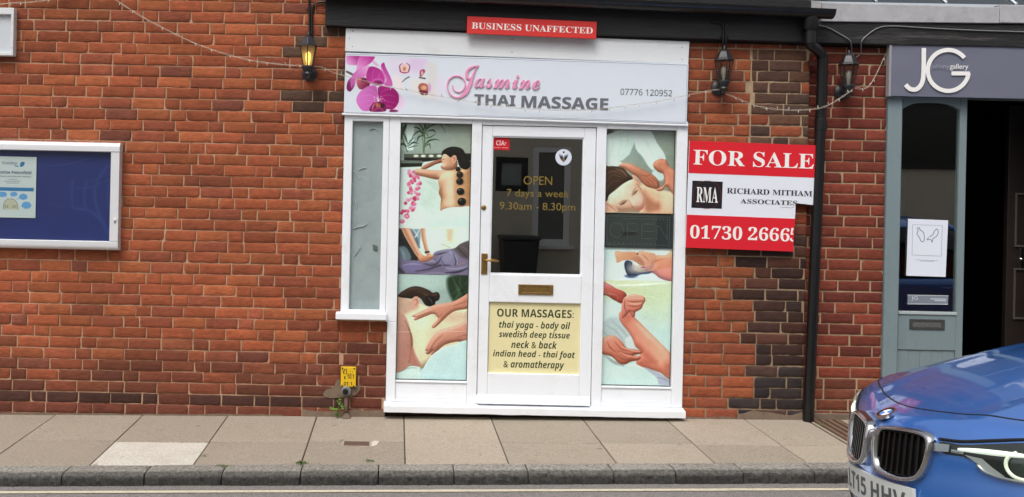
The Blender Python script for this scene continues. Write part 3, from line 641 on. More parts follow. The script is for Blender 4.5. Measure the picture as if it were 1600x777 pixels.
# ============================================================ PRINTED PICTURES: flat prints whose ink is painted as vertex colours of a fine grid
class Art:
    def __init__(s, X0, X1, Z0, Z1, Y, tile, bg, k=2.2):
        s.r = (X0, X1, Z0, Z1); s.Y = Y; pxm = FOC/(DIST+Y)*k; s.W = max(8, int((X1-X0)*pxm)); s.H = max(8, int((Z1-Z0)*pxm))
        gx_ = X0+(X1-X0)*np.linspace(0, 1, s.W); gz_ = Z0+(Z1-Z0)*np.linspace(0, 1, s.H)
        s.GX, s.GZ = np.meshgrid(gx_, gz_); d = DIST+Y; a_ = s.GX*FOC/d; b_ = (s.GZ-EYE)*FOC/d
        ox, oy, sc = tile; s.sc = sc
        s.x = (CX+CO*a_+SI*b_-ox)*sc; s.y = (CY+SI*a_-CO*b_-oy)*sc
        s.curve = True; s.im = np.zeros((s.H, s.W, 3)); s.im[:] = bg; s.g = sc/k        # tile units per grid cell
    def sdf(s, P, closed=True):
        P = np.array(P, float); d = np.full(s.x.shape, 1e9); ins = np.zeros(s.x.shape, bool); n = len(P); best = None
        for i in range(n if closed else n-1):
            ax, ay = P[i][:2]; bx, by = P[(i+1) % n][:2]; ex, ey = bx-ax, by-ay; L2 = ex*ex+ey*ey+1e-9
            t = np.clip(((s.x-ax)*ex+(s.y-ay)*ey)/L2, 0, 1); dd = np.hypot(s.x-ax-t*ex, s.y-ay-t*ey)
            if len(P[0]) > 2: dd = dd-(P[i][2]+(P[(i+1) % n][2]-P[i][2])*t)
            d = np.minimum(d, dd)
            if closed:
                c = ((ay > s.y) != (by > s.y)); ins ^= c & (s.x < ex*(s.y-ay)/(by-ay+1e-12)+ax)
        return np.where(ins, -d, d) if closed else d
    def put(s, m, col, alpha, within, grad=None):
        m = np.clip(m, 0, 1)*alpha
        if within is not None: m = m*within
        if grad is not None:      # (x0,y0,x1,y1,colour at the far end)
            x0, y0, x1, y1, c1 = grad; L2 = (x1-x0)**2+(y1-y0)**2; t = np.clip(((s.x-x0)*(x1-x0)+(s.y-y0)*(y1-y0))/L2, 0, 1)[..., None]
            col = np.array(col, float)*(1-t)+np.array(c1, float)*t
        s.im = s.im*(1-m[..., None])+np.array(col, float)*m[..., None]; return m
    def poly(s, pts, col, soft=0, alpha=1, within=None, grad=None, smooth=True, vol=0):
        P = spline(pts, 6, True) if smooth and len(pts) > 3 else pts; sf = max(soft, s.g*1.2); sd = s.sdf(P)
        m = s.put(.5-sd/sf, col, alpha, within, grad)
        if vol:          # the roundness the printed photograph shows in limbs and faces
            w = vol*s.sc; t = np.clip(-sd/w, 0, 1); h = np.sqrt(1-(1-t)**2)*w
            for _ in range(3): h = (h+np.roll(h, 1, 0)+np.roll(h, -1, 0)+np.roll(h, 1, 1)+np.roll(h, -1, 1))/5
            gy, gx = np.gradient(h); st = abs(s.x[0, 1]-s.x[0, 0]); gx = gx/st; gy = -gy/st
            nz = 1/np.sqrt(1+gx*gx+gy*gy); lam = (gx*.38+gy*.62+.69)*nz; f = np.clip(1+.5*(lam-.66), .70, 1.2)
            tint = np.stack([f**.8, f, f**1.15], -1); s.im = s.im*(1-m[..., None])+s.im*tint*m[..., None]
        return m
    def line(s, pts, w, col, soft=0, alpha=1, within=None):
        P = spline([(*p[:2], ww/2) for p, ww in zip(pts, (w if isinstance(w, (list, tuple)) else [w]*len(pts)))], 5); sf = max(soft, s.g*1.2)
        return s.put(.5-s.sdf(P, False)/sf, col, alpha, within)
    def blob(s, cx, cy, rx, ry, col, soft=.3, alpha=1, ang=0, within=None):
        c, q = math.cos(ang), math.sin(ang); dx, dy = s.x-cx, s.y-cy; u = (dx*c+dy*q)/rx; v = (-dx*q+dy*c)/ry; r = np.hypot(u, v)
        return s.put((1-r)/max(soft, s.g/min(rx, ry))+.5, col, alpha, within)
    def grain(s, amp):
        def vn(cell, sd):
            g = np.random.default_rng(sd).uniform(-1, 1, (int(s.H/cell)+3, int(s.W/cell)+3)); yy = np.arange(s.H)/cell; xx = np.arange(s.W)/cell
            y0 = yy.astype(int); x0 = xx.astype(int); fy = (yy-y0)[:, None]; fx = (xx-x0)[None, :]; fy = fy*fy*(3-2*fy); fx = fx*fx*(3-2*fx)
            return (g[y0][:, x0]*(1-fx)+g[y0][:, x0+1]*fx)*(1-fy)+(g[y0+1][:, x0]*(1-fx)+g[y0+1][:, x0+1]*fx)*fy
        n = .02*vn(30, 1)+.012*vn(7, 3); s.im = s.im*(1+n[..., None])
        warm = np.clip((s.im[..., 0]-s.im[..., 2]-30)/40, 0, 1); s.im[..., 1] *= 1-.02*warm; s.im[..., 2] *= 1+.10*warm; s.im[..., 0] *= 1+.03*warm
        l_ = s.im.mean(-1, keepdims=True); cold = np.clip((s.im[..., 1:2]-s.im[..., 0:1])/18, 0, 1); s.im = s.im+(l_-s.im)*(.10+.38*cold); s.im = s.im+8*cold
        n = np.random.default_rng(3).normal(0, 1, s.im.shape[:2]); n = (n+np.roll(n, 1, 0)+np.roll(n, 1, 1))/1.7; s.im = s.im*(1+amp*n[..., None])
    def object(s, name, m, parent=None):
        W, H = s.W, s.H; me = bpy.data.meshes.new(name); off = wloc(parent)
        V = np.stack([s.GX, np.full(s.GX.shape, s.Y), s.GZ], -1).reshape(-1, 3); x0, x1, z0, z1 = s.r
        V = np.concatenate([V, [(x0, s.Y+.002, z0), (x1, s.Y+.002, z0), (x1, s.Y+.002, z1), (x0, s.Y+.002, z1)]])-np.array(off)
        i = np.arange((H-1)*(W-1)); r = i//(W-1)*W+i % (W-1); F = np.stack([r, r+1, r+W+1, r+W], -1); b = W*H
        F = np.concatenate([F, [(b+3, b+2, b+1, b)]])
        bottom = list(range(W)); rim = []
        me.vertices.add(len(V)); me.vertices.foreach_set('co', V.astype(np.float32).ravel())
        me.loops.add(F.size); me.loops.foreach_set('vertex_index', F.astype(np.int32).ravel())
        me.polygons.add(len(F)); me.polygons.foreach_set('loop_start', np.arange(0, F.size, 4, dtype=np.int32)); me.update(calc_edges=True)
        c = np.clip((s.im-128)*1.32+143 if s.curve else s.im, 0, 255)/255.0; c = np.where(c <= .04045, c/12.92, ((c+.055)/1.055)**2.4).reshape(-1, 3)
        c = np.concatenate([np.concatenate([c, np.ones((len(c), 1))], 1), np.full((4, 4), .8)])
        at = me.color_attributes.new('Col', 'FLOAT_COLOR', 'POINT'); at.data.foreach_set('color', c.astype(np.float32).ravel())
        me.materials.append(m); o = bpy.data.objects.new(name, me); COL.objects.link(o)
        if parent: o.parent = parent
        return o
M_print = mat('printed_vinyl', (200, 200, 200), .4, attr='Col', spec=.3)
PY = .031
def zpx(px, py): return SZ(px, py, PY)
SK = (226, 190, 150)
GR = 'printed posters filling the shop windows'
# --- 1: stones on a back
A = Art(GLX0-.003, GLX1+.003, zpx(680, 357.5), GLZ1+.003, PY, (615, 190, 4.57), (172, 178, 170))
A.poly([(40,-10),(600,-10),(600,300),(40,300)], (150,166,160), smooth=False, grad=(60,0,600,120,(158,158,146)))
A.poly([(92,10),(150,10),(140,215),(84,215)], (196,216,226), soft=14, smooth=False)
A.poly([(40,-10),(600,-10),(600,30),(40,22)], (110,112,100), soft=26, alpha=.8, smooth=False)
A.poly([(40,205),(330,205),(340,260),(40,262)], (150,158,150), soft=12, smooth=False)
for pts, w in (([(60,90),(72,150),(98,215)], 8), ([(215,60),(222,120),(218,222)], [6,10,7]), ([(205,90),(210,150),(212,222)], 6)): A.line(pts, w, (88,120,52))
G1, G2, G3 = (52,92,46), (34,66,36), (96,132,76)
for pts, w, c in (([(218,110),(190,70),(150,90),(128,128)], [5,13,10,2], G1), ([(218,90),(180,50),(140,40)], [5,12,2], G2), ([(216,80),(200,40),(176,10)], [5,13,4], G1), ([(222,80),(240,40),(262,12)], [5,12,4], G1), ([(222,70),(270,30),(330,20),(372,80)], [4,10,8,2], G1), ([(230,60),(300,14),(370,20),(408,42)], [4,8,6,2], G2), ([(222,170),(250,140),(290,128),(330,134)], [4,12,9,2], G2), ([(224,180),(255,160),(262,200)], [4,9,2], G2), ([(214,100),(180,110),(165,150)], [4,12,3], G2), ([(222,120),(262,112),(300,90)], [4,10,3], G1), ([(210,70),(226,30),(222,4)], [6,16,8], G2), ([(240,70),(282,62),(300,84)], [5,12,2], G2), ([(100,160),(84,110),(60,60)], [5,14,6], G1), ([(100,170),(120,140),(150,110)], [5,10,2], G1), ([(96,180),(70,160),(48,166)], [5,16,10], G2), ([(102,180),(140,150),(178,158)], [4,12,2], G2), ([(104,190),(140,178),(172,172)], [4,8,2], G1), ([(60,90),(80,40),(92,12)], [20,24,10], G2), ([(52,120),(56,60),(60,20)], [22,20,10], G1), ([(190,60),(236,86),(250,120)], [8,12,3], G3)): A.line(pts, w, c, soft=3, alpha=.92)
A.poly([(345,228),(560,228),(560,300),(345,285)], (38,36,32), soft=5, smooth=False)
A.poly([(75,256),(350,262),(350,286),(76,290)], (32,30,27), soft=4, smooth=False); A.poly([(75,232),(350,228),(350,264),(75,258)], (92,92,84), soft=4, smooth=False)
for cx in (160, 212, 268, 326): A.blob(cx, 246, 18, 9, (238,226,190), .5); A.blob(cx, 247, 9, 5, (255,246,214), .5)
A.poly([(40,298),(205,296),(200,326),(40,330)], (34,31,29), soft=4, smooth=False); A.poly([(40,276),(205,280),(205,298),(40,296)], (110,116,110), soft=6, smooth=False)
bed = A.poly([(30,328),(200,322),(216,290),(350,270),(560,280),(600,800),(30,800)], (198,216,208), soft=4, smooth=False, grad=(60,330,500,760,(206,226,220)))
A.blob(240, 520, 120, 190, (190,204,194), 1.0, .8, within=bed); A.blob(110, 700, 120, 90, (204,226,222), 1.0, .7, within=bed)
for p in ([(230,420),(290,450),(326,486)], [(250,410),(300,440),(326,470)], [(212,404),(290,470),(324,500)]): A.line(p, [2,5,2], (160,176,166), soft=5, alpha=.7)
arm2 = A.poly([(196,334),(220,312),(290,282),(345,268),(350,290),(300,306),(240,336),(214,344)], (176,120,86), soft=3, grad=(200,330,345,280,(150,92,64)), vol=6)
arm = A.poly([(145,352),(170,338),(230,342),(300,348),(350,346),(400,350),(400,390),(340,410),(300,414),(230,398),(160,380)], (214,166,126), soft=3, grad=(250,340,250,415,(172,118,80)), vol=7)
back = A.poly([(320,420),(350,372),(400,350),(460,345),(556,345),(556,640),(470,640),(400,640),(340,640),(334,600),(338,550),(322,510),(326,470)], (218,178,130), soft=3, grad=(330,480,550,480,(196,152,100)), vol=12)
A.blob(352, 540, 40, 110, (168,118,74), 1.0, .7, within=back); A.blob(400, 470, 40, 90, (238,208,164), 1.2, .8, within=back); A.blob(360, 385, 40, 24, (240,206,160), 1.0, .7); A.blob(395, 580, 40, 34, (240,206,160), 1.0, .7, within=back)
A.blob(450, 480, 20, 140, (176,132,84), 1.0, .5, within=back); A.blob(540, 480, 40, 190, (170,124,78), 1.0, .6, within=back)
A.poly([(340,470),(322,512),(330,560),(340,580),(350,540),(344,500)], (140,92,60), soft=16, alpha=.6, within=back)
face = A.poly([(352,240),(372,226),(420,232),(450,268),(455,320),(430,346),(380,350),(345,340),(336,318),(346,298),(342,272)], (222,176,134), soft=3, grad=(350,290,450,300,(178,128,88)), vol=9)
A.line([(338,322),(348,326),(356,322)], [2,5,2], (150,80,70)); A.line([(352,272),(362,268)], 4, (90,60,44), soft=4)
hair = A.poly([(344,236),(350,210),(390,186),(440,180),(490,196),(515,236),(524,268),(546,284),(548,320),(520,344),(480,332),(462,300),(454,262),(436,242),(420,250),(404,256),(384,240),(366,232)], (26,22,22), soft=3, vol=5)
A.line([(380,206),(430,196),(480,214)], [3,8,3], (66,54,52), soft=8, within=hair); A.line([(470,240),(500,270),(526,300)], [3,10,3], (54,46,44), soft=8, within=hair)
A.poly([(412,262),(426,242),(446,246),(450,272),(436,296),(420,300),(414,284)], (214,160,120), soft=3); A.line([(424,258),(438,264),(434,284)], [3,5,3], (150,96,70), soft=4)
for cx, cy, r in ((460,340,18), (473,380,24), (473,428,26), (478,500,27), (487,573,30)):
    A.blob(cx+4, cy+6, r*1.12, r*1.02, (130,88,56), .5, .6); A.blob(cx, cy, r, r*.95, (24,23,25), .12); A.blob(cx-r*.3, cy-r*.4, r*.34, r*.18, (120,122,126), .8, .8, -.5)
tow = A.poly([(336,660),(346,632),(400,614),(470,611),(600,620),(600,820),(180,820),(230,720),(300,680)], (206,226,220), soft=5, grad=(420,612,430,760,(188,212,206)))
A.line([(350,640),(420,618),(540,622)], [3,6,3], (236,246,240), soft=5, alpha=.8)
rp = random.Random(4)
for k in range(46):
    t = k/46; cx = 110+40*math.sin(t*3.2)+rp.uniform(-52, 44)*(1-.3*t)-60*t+30; cy = 360+320*t+rp.uniform(-14, 14)
    c = rp.choice([(226,108,134),(238,138,158),(206,76,106),(244,166,180),(190,60,90)]); A.blob(cx, cy, rp.uniform(11, 18), rp.uniform(9, 15), c, .35, .95, rp.uniform(0, 3)); A.blob(cx+4, cy+3, 7, 5, tuple(q*.8 for q in c), .8, .7)
for cx, cy in ((62, 714), (96, 680), (150, 392)): A.blob(cx, cy, 18, 15, (222,104,128), .3); A.blob(cx-3, cy-4, 9, 6, (246,164,178), .7)
A.poly([(30,745),(600,752),(600,790),(30,790)], (206,222,196), soft=6, alpha=.8, smooth=False)
A.grain(.02); P_ = A.object('window_poster', M_print); tag(P_, 'poster of a woman lying under a row of black stones', 'poster', GR)
# --- 2: hands on a leg
A = Art(GLX0-.003, GLX1+.003, zpx(677, 429.6), zpx(680, 357.5), PY, (615, 350, 8.63), (206,222,204))
A.poly([(40,40),(1060,40),(1060,720),(40,720)], (196,216,210), smooth=False, grad=(400,100,1000,160,(220,224,196)))
A.poly([(720,70),(800,70),(790,260),(716,262)], (216,188,140), soft=40, alpha=.8, smooth=False); A.poly([(900,70),(1060,70),(1060,260),(880,260)], (206,222,226), soft=60, smooth=False); A.blob(520, 230, 150, 110, (214,230,230), 1, .9)
A.poly([(600,270),(760,240),(900,300),(720,340),(580,320)], (226,228,204), soft=40); A.line([(650,270),(760,320)], [8,14], (150,150,130), soft=16, alpha=.6)
A.poly([(200,70),(370,70),(350,330),(230,330)], (120,142,164), soft=14, smooth=False); A.line([(230,80),(300,200),(350,320)], [30,40,16], (70,92,124), soft=20, alpha=.8); A.line([(350,80),(290,180)], [14,20], (190,206,216), soft=12, alpha=.8); A.line([(262,76),(330,170)], [10,16], (196,210,218), soft=12, alpha=.7)
A.poly([(40,70),(180,70),(260,220),(330,420),(340,500),(40,500)], (44,46,48), soft=20, smooth=False); A.blob(110, 120, 90, 70, (70,64,58), 1, .7)
A.poly([(40,330),(130,300),(200,360),(230,480),(60,500),(40,480)], (92,112,128), soft=24); A.line([(90,330),(130,400),(150,480)], [24,40,20], (124,146,164), soft=24, alpha=.7)
for pts, w in (([(160,60),(210,170),(270,290),(330,400),(380,450)], [110,104,86,74,70]), ([(398,60),(404,170),(430,290),(455,380),(480,420)], [60,60,52,48,60])):
    m = A.line(pts, w, (214,164,126), soft=8); A.line([(p[0]-14, p[1]+6) for p in pts], [q*.5 for q in w], (168,110,74), soft=24, alpha=.6, within=m); A.line([(p[0]+20, p[1]-4) for p in pts], [q*.3 for q in w], (230,182,140), soft=24, alpha=.7, within=m)
cl = A.poly([(40,500),(160,484),(330,492),(480,470),(560,380),(700,344),(820,330),(900,270),(1000,230),(1070,230),(1070,720),(40,720)], (112,98,122), soft=12, grad=(300,400,800,700,(126,112,140)), vol=6)
A.poly([(780,330),(880,270),(1000,228),(1070,230),(1070,400),(960,470),(860,400)], (92,78,80), soft=40, alpha=.9, within=cl); A.blob(720, 440, 120, 110, (150,140,172), 1, .8, within=cl); A.blob(260, 590, 190, 60, (128,114,158), 1, .8, within=cl)
for pts, w, c in (([(560,420),(640,400),(720,380)], [8,20,8], (60,48,56)), ([(420,540),(520,560),(600,520),(650,440)], [10,24,20,8], (66,56,72)), ([(300,640),(480,610),(620,560),(760,560)], [10,20,22,10], (54,46,64)), ([(760,380),(830,450),(860,540)], [10,26,12], (172,166,196)), ([(800,400),(840,500),(830,560)], [8,18,8], (52,44,56)), ([(860,320),(940,400),(1010,480)], [8,20,8], (66,52,56)), ([(900,290),(980,350),(1030,420)], [6,14,6], (130,112,116)), ([(120,560),(240,540),(380,550)], [10,28,12], (154,142,182)), ([(470,520),(530,500),(560,520)], [8,24,8], (170,162,190)), ([(650,540),(720,600),(900,600),(1000,560)], [8,22,22,8], (158,146,176)), ([(700,660),(860,650),(1000,600)], [10,30,12], (50,44,66)), ([(340,680),(560,660),(760,690)], [8,20,8], (152,138,170)), ([(60,590),(110,640),(150,680)], [30,50,30], (74,64,76)), ([(640,480),(680,560),(690,600)], [6,18,6], (84,78,120)), ([(880,560),(960,520)], [10,16], (176,120,120))): A.line(pts, w, c, soft=16, alpha=.8, within=cl)
hd = A.poly([(330,430),(380,420),(430,430),(480,420),(530,420),(545,440),(500,480),(430,512),(370,510),(336,480)], (204,142,100), soft=8, vol=4)
for p in ([(380,470),(420,490),(450,494)], [(400,446),(440,466),(478,474)], [(440,436),(480,452),(512,452)]): A.line(p, [4,9,4], (134,78,50), soft=8, alpha=.8)
A.line([(430,384),(474,376)], [24,24], (34,30,30), soft=6)
A.poly([(30,676),(1070,706),(1070,720),(30,700)], (200,206,186), soft=4, smooth=False)
A.grain(.02); P_ = A.object('window_poster', M_print); tag(P_, 'small poster of hands pressing a clothed leg, middle of the left shop window', 'poster', GR)
# --- 3: hands on a back
A = Art(GLX0-.003, GLX1+.003, GLZ0-.003, zpx(677, 429.6), PY, (615, 425, 4.315), (160,180,176))
A.poly([(0,20),(520,20),(520,300),(0,300)], (160,184,180), smooth=False, grad=(60,60,420,200,(142,164,158)))
A.blob(230, 70, 150, 50, (172,194,190), 1, .7)
A.poly([(380,30),(520,30),(520,240),(440,230),(390,180),(360,90)], (36,64,38), soft=26)
for p in ([(400,40),(430,110),(470,200)], [(450,30),(440,120),(420,200)], [(500,60),(450,110),(390,150)], [(500,130),(450,150),(400,200)]): A.line(p, [4,16,4], (66,104,54), soft=12, alpha=.8)
for p in ([(420,60),(460,120),(490,180)], [(480,40),(470,100),(460,160)]): A.line(p, [3,10,3], (22,40,26), soft=8, alpha=.8)
bk_ = A.poly([(10,190),(60,180),(140,190),(240,235),(330,240),(420,240),(520,256),(520,500),(420,560),(300,600),(200,650),(110,640),(60,680),(10,690)], (222,206,164), soft=4, grad=(120,260,240,620,(206,192,150)), vol=14)
neck = A.poly([(20,170),(100,180),(170,240),(90,280),(30,310),(10,260)], (196,160,128), soft=26, alpha=.9)
A.poly([(10,300),(60,286),(96,330),(118,420),(124,520),(104,620),(60,668),(10,690)], (196,150,124), soft=6, grad=(10,400,120,440,(176,124,100)))
A.line([(78,330),(110,400),(124,470),(116,560),(106,610)], [4,9,12,12,5], (116,70,52), soft=9, alpha=.9)
A.poly([(108,560),(124,500),(150,560),(182,620),(176,644),(120,630)], (172,114,92), soft=10, alpha=.95)
A.blob(190, 330, 80, 60, (238,226,190), 1.2, .7); A.blob(190, 480, 40, 110, (226,216,176), 1.1, .7); A.blob(420, 300, 80, 40, (206,172,132), 1, .6)
hair = A.poly([(28,160),(60,130),(120,100),(180,100),(240,124),(262,140),(296,136),(312,160),(304,190),(284,200),(276,224),(240,232),(212,222),(190,190),(176,176),(150,166),(120,180),(90,176),(50,172)], (66,48,40), soft=4, vol=5)
for p, c in (([(60,150),(120,118),(180,118),(240,150)], (104,78,60)), ([(120,128),(190,136),(250,170)], (92,68,54)), ([(200,150),(250,160),(290,150)], (120,92,70))): A.line(p, [3,9,5,3][:len(p)], c, soft=7, alpha=.8, within=hair)
A.blob(246, 192, 32, 34, (28,24,24), .5, .9); A.line([(230,170),(250,190),(262,214)], [4,8,4], (112,104,92), soft=5, alpha=.8)
A.poly([(120,200),(136,170),(160,166),(176,190),(172,220),(156,244),(134,240),(124,224)], (214,160,126), soft=4); A.line([(136,190),(154,186),(160,206),(146,226)], [3,7,6,3], (164,106,78), soft=5, alpha=.9)
H1 = (206,148,114); HD = (148,94,68)
h1 = A.poly([(520,140),(460,170),(400,200),(330,212),(270,224),(200,258),(130,290),(122,300),(140,304),(136,318),(150,326),(220,298),(262,284),(290,296),(296,320),(264,356),(258,374),(278,376),(330,330),(372,290),(420,262),(520,236)], H1, soft=4, grad=(300,210,360,300,(190,128,96)), vol=6)
for p in ([(140,304),(190,290),(250,270)], [(280,300),(310,300),(330,280)], [(400,230),(460,210),(520,190)]): A.line(p, [2,6,3], HD, soft=8, alpha=.7)
A.line([(300,322),(276,356),(266,374)], [3,7,3], (228,176,144), soft=6, alpha=.7)
h2 = A.poly([(520,310),(460,340),(400,366),(330,384),(290,404),(250,456),(214,524),(222,534),(216,548),(238,556),(262,534),(250,556),(262,560),(300,530),(320,510),(360,486),(430,470),(520,466)], (212,156,122), soft=4, grad=(380,370,420,480,(176,116,88)), vol=7)
for p in ([(236,540),(280,470),(330,424)], [(262,548),(306,488),(352,450)], [(300,524),(340,478),(380,460)], [(420,440),(470,430),(520,420)]): A.line(p, [3,6,3], HD, soft=7, alpha=.75)
sh = A.poly([(200,650),(250,570),(320,520),(400,492),(520,478),(520,760),(160,760),(168,690)], (176,206,214), soft=5, grad=(300,520,380,740,(168,198,206)))
A.line([(210,640),(262,566),(340,514),(440,486)], [4,9,9,4], (206,228,232), soft=8, alpha=.8)
A.poly([(0,690),(60,670),(110,636),(170,640),(178,660),(160,760),(0,760)], (186,204,200), soft=5); A.line([(20,680),(100,650),(160,648)], [4,8,4], (130,140,140), soft=8, alpha=.6)
A.line([(20,404),(250,404),(490,400)], 3, (214,206,166), soft=3, alpha=.7)
A.grain(.02); P_ = A.object('window_poster', M_print); tag(P_, 'poster of two hands rubbing a bare back beside dark leaves', 'poster', GR)
# --- 4: face and hands
A = Art(GRX0-.003, GRX1+.003, zpx(1000, 333.5), GRZ1+.003, PY, (935, 195, 5.36), (150,160,150))
A.poly([(40,20),(680,20),(680,760),(40,760)], (150,158,146), smooth=False, grad=(420,60,640,300,(134,140,128)))
A.poly([(250,30),(330,30),(380,200),(430,330),(380,330),(300,260),(230,290)], (134,150,146), soft=24, alpha=.8, smooth=False)
s1 = A.poly([(40,80),(140,60),(200,30),(320,30),(300,160),(260,250),(200,300),(40,330)], (206,222,208), soft=10, smooth=False, grad=(60,60,280,260,(188,208,196)))
s2 = A.poly([(310,40),(430,50),(490,150),(550,240),(560,300),(500,330),(460,380),(420,350),(370,270),(310,190)], (206,224,210), soft=10, grad=(330,100,500,330,(196,216,206)))
for p in ([(180,60),(190,160),(170,260)], [(250,60),(240,160),(200,270)], [(360,80),(420,180),(470,290)], [(120,100),(120,200),(90,280)]): A.line(p, [4,12,4], (176,196,184), soft=14, alpha=.7)
A.poly([(40,40),(110,40),(130,60),(60,90),(40,90)], (96,96,88), soft=12, smooth=False)
A.poly([(40,280),(100,276),(200,320),(170,345),(40,360)], (216,230,218), soft=8)
A.poly([(470,370),(560,400),(530,470),(450,440)], (182,202,200), soft=16)
body_ = A.poly([(330,500),(420,500),(520,540),(600,560),(680,580),(680,780),(360,780),(370,640)], (226,182,136), soft=6, grad=(400,560,560,720,(220,178,132)), vol=10)
A.poly([(380,560),(420,600),(470,640),(520,660),(500,720),(390,720)], (176,116,82), soft=50, alpha=.9); A.blob(590, 640, 60, 60, (236,200,156), 1, .8)
ar = A.poly([(170,345),(210,320),(280,330),(360,370),(440,410),(490,450),(512,500),(500,540),(440,530),(400,515),(360,480),(330,440),(280,410),(220,370)], (206,142,104), soft=5, grad=(260,330,330,470,(180,114,80)), vol=7)
for p in ([(380,450),(420,490),(450,528)], [(410,450),(450,480),(490,530)], [(440,440),(480,470),(508,505)], [(350,420),(400,430),(440,420)]): A.line(p, [3,7,3], (142,86,60), soft=7, alpha=.8)
A.poly(vol=7, soft=5, grad=(480,320,640,480,(206,140,104)), col=(196,128,92), pts=[(460,350),(470,310),(520,286),(570,300),(596,350),(640,380),(680,390),(680,600),(630,580),(590,530),(560,520),(540,550),(500,556),(486,540),(540,510),(552,470),(540,410),(500,390)])
A.line([(468,360),(500,386),(540,410)], [4,14,4], (138,82,58), soft=12, alpha=.7); A.line([(560,500),(600,550),(640,600)], [4,9,4], (140,84,60), soft=9, alpha=.7); A.line([(552,420),(556,480),(530,520)], [4,9,4], (150,92,66), soft=9, alpha=.6)
fc = A.poly([(60,640),(70,590),(130,520),(220,450),(290,440),(330,470),(350,520),(380,580),(388,640),(376,700),(330,724),(240,728),(120,728),(60,720)], (232,196,154), soft=5, grad=(160,520,370,700,(222,180,140)), vol=14)
hr = A.poly([(40,370),(90,348),(150,350),(210,366),(250,410),(290,450),(250,470),(200,500),(140,550),(90,590),(70,640),(30,650)], (72,50,38), soft=6, vol=6)
for p, c in (([(60,420),(110,390),(170,400),(220,440)], (128,94,66)), ([(60,480),(120,420),(190,440)], (108,78,56)), ([(60,560),(110,480),(180,470)], (96,68,50)), ([(150,370),(200,390),(236,430)], (150,112,80)), ([(60,600),(90,540),(130,510)], (56,38,30))): A.line(p, [4,14,10,4][:len(p)], c, soft=12, alpha=.8, within=hr)
A.poly([(280,420),(310,430),(350,480),(372,510),(340,500),(300,460)], (220,172,134), soft=5); A.line([(296,440),(330,474),(356,504)], [3,8,3], (170,112,82), soft=6, alpha=.8)
A.line([(280,596),(292,560),(314,526)], [5,13,5], (156,114,84), soft=12, alpha=.75); A.line([(290,590),(308,570),(324,552)], [7,17,7], (84,58,48), soft=11, alpha=.9)
A.line([(164,664),(204,640),(244,632)], [5,12,5], (156,114,84), soft=12, alpha=.75); A.line([(182,670),(208,658),(234,640)], [7,17,6], (80,54,46), soft=11, alpha=.9); A.line([(196,684),(226,674),(246,656)], [4,10,4], (206,160,124), soft=12, alpha=.6); A.blob(200, 560, 80, 40, (244,212,174), 1.3, .6, -.6); A.blob(350, 640, 24, 50, (214,160,124), 1.2, .6)
A.line([(258,610),(280,640),(298,672)], [8,18,14], (240,206,170), soft=16, alpha=.7); A.line([(250,630),(268,664),(282,688)], [5,14,8], (196,144,108), soft=14, alpha=.7); A.blob(288, 690, 12, 7, (164,106,82), .9, .7)
A.line([(320,716),(350,706),(372,680)], [5,15,5], (196,96,84), soft=7, alpha=.85); A.blob(330, 620, 40, 40, (240,204,168), 1.2, .7)
A.poly([(40,640),(80,650),(140,690),(160,726),(40,730)], (222,170,130), soft=8); A.line([(60,660),(110,690),(150,722)], [4,9,4], (160,104,76), soft=7, alpha=.7)
A.poly([(40,728),(680,742),(680,790),(40,790)], (214,172,132), soft=8, alpha=.6, smooth=False)
A.grain(.02); P_ = A.object('window_poster', M_print); tag(P_, 'poster of a smiling woman with hands on her shoulder, top of the right shop window', 'poster', GR)
# --- 5: head massage
A = Art(GRX0-.003, GRX1+.003, zpx(996, 438.6), zpx(997, 388), PY, (935, 325, 6.477), (198,218,226))
A.poly([(30,400),(790,400),(790,760),(30,760)], (182,206,216), smooth=False, grad=(100,420,600,720,(206,222,230)))
A.blob(200, 640, 160, 80, (214,226,234), 1.1, .8); A.poly([(540,410),(790,410),(790,500),(600,480)], (206,222,214), soft=30)
bd_ = A.poly([(520,640),(560,560),(540,500),(580,480),(680,476),(790,420),(790,740),(700,738),(620,710),(570,670)], (222,158,112), soft=6, grad=(640,460,700,730,(196,112,74)), vol=9)
fc = A.poly([(320,570),(370,520),(430,500),(520,520),(560,560),(530,640),(460,660),(380,670),(330,640)], (214,196,184), soft=8, vol=14)
hr = A.poly([(262,560),(290,530),(340,550),(340,600),(380,640),(460,650),(540,640),(520,664),(440,674),(380,690),(330,700),(290,670),(268,620)], (62,60,74), soft=8, vol=6)
A.blob(330, 610, 40, 50, (140,136,142), 1, .8); A.blob(330, 690, 60, 20, (36,38,58), .8, .8); A.blob(400, 620, 60, 40, (196,182,172), 1, .7)
A.line([(430,606),(460,602),(484,606)], [8,18,6], (196,80,84), soft=6, alpha=.9); A.poly([(470,560),(520,540),(560,600),(520,640),(490,610)], (200,136,104), soft=20, alpha=.8)
A.poly([(166,470),(180,436),(260,446),(320,440),(380,450),(430,480),(470,560),(460,596),(430,580),(380,550),(330,530),(260,530),(190,556),(180,520)], (220,168,122), soft=5, grad=(240,440,280,560,(196,138,94)))
A.poly([(390,460),(430,436),(500,450),(560,460),(590,500),(560,560),(500,590),(470,560),(430,520)], (224,172,126), soft=5, grad=(420,440,540,580,(206,150,106)))
for p in ([(380,500),(420,540),(450,580)], [(410,490),(440,530),(466,570)], [(360,510),(400,556),(430,584)], [(440,470),(480,500),(510,540)]): A.line(p, [3,8,3], (150,96,64), soft=6, alpha=.8)
A.blob(396, 466, 9, 9, (60,50,48), .4); A.line([(480,450),(500,440),(520,446)], [4,10,4], (240,200,160), soft=6)
A.line([(540,560),(600,530),(700,510)], [6,20,6], (180,104,68), soft=24, alpha=.6); A.blob(700, 640, 70, 60, (226,140,96), 1, .6)
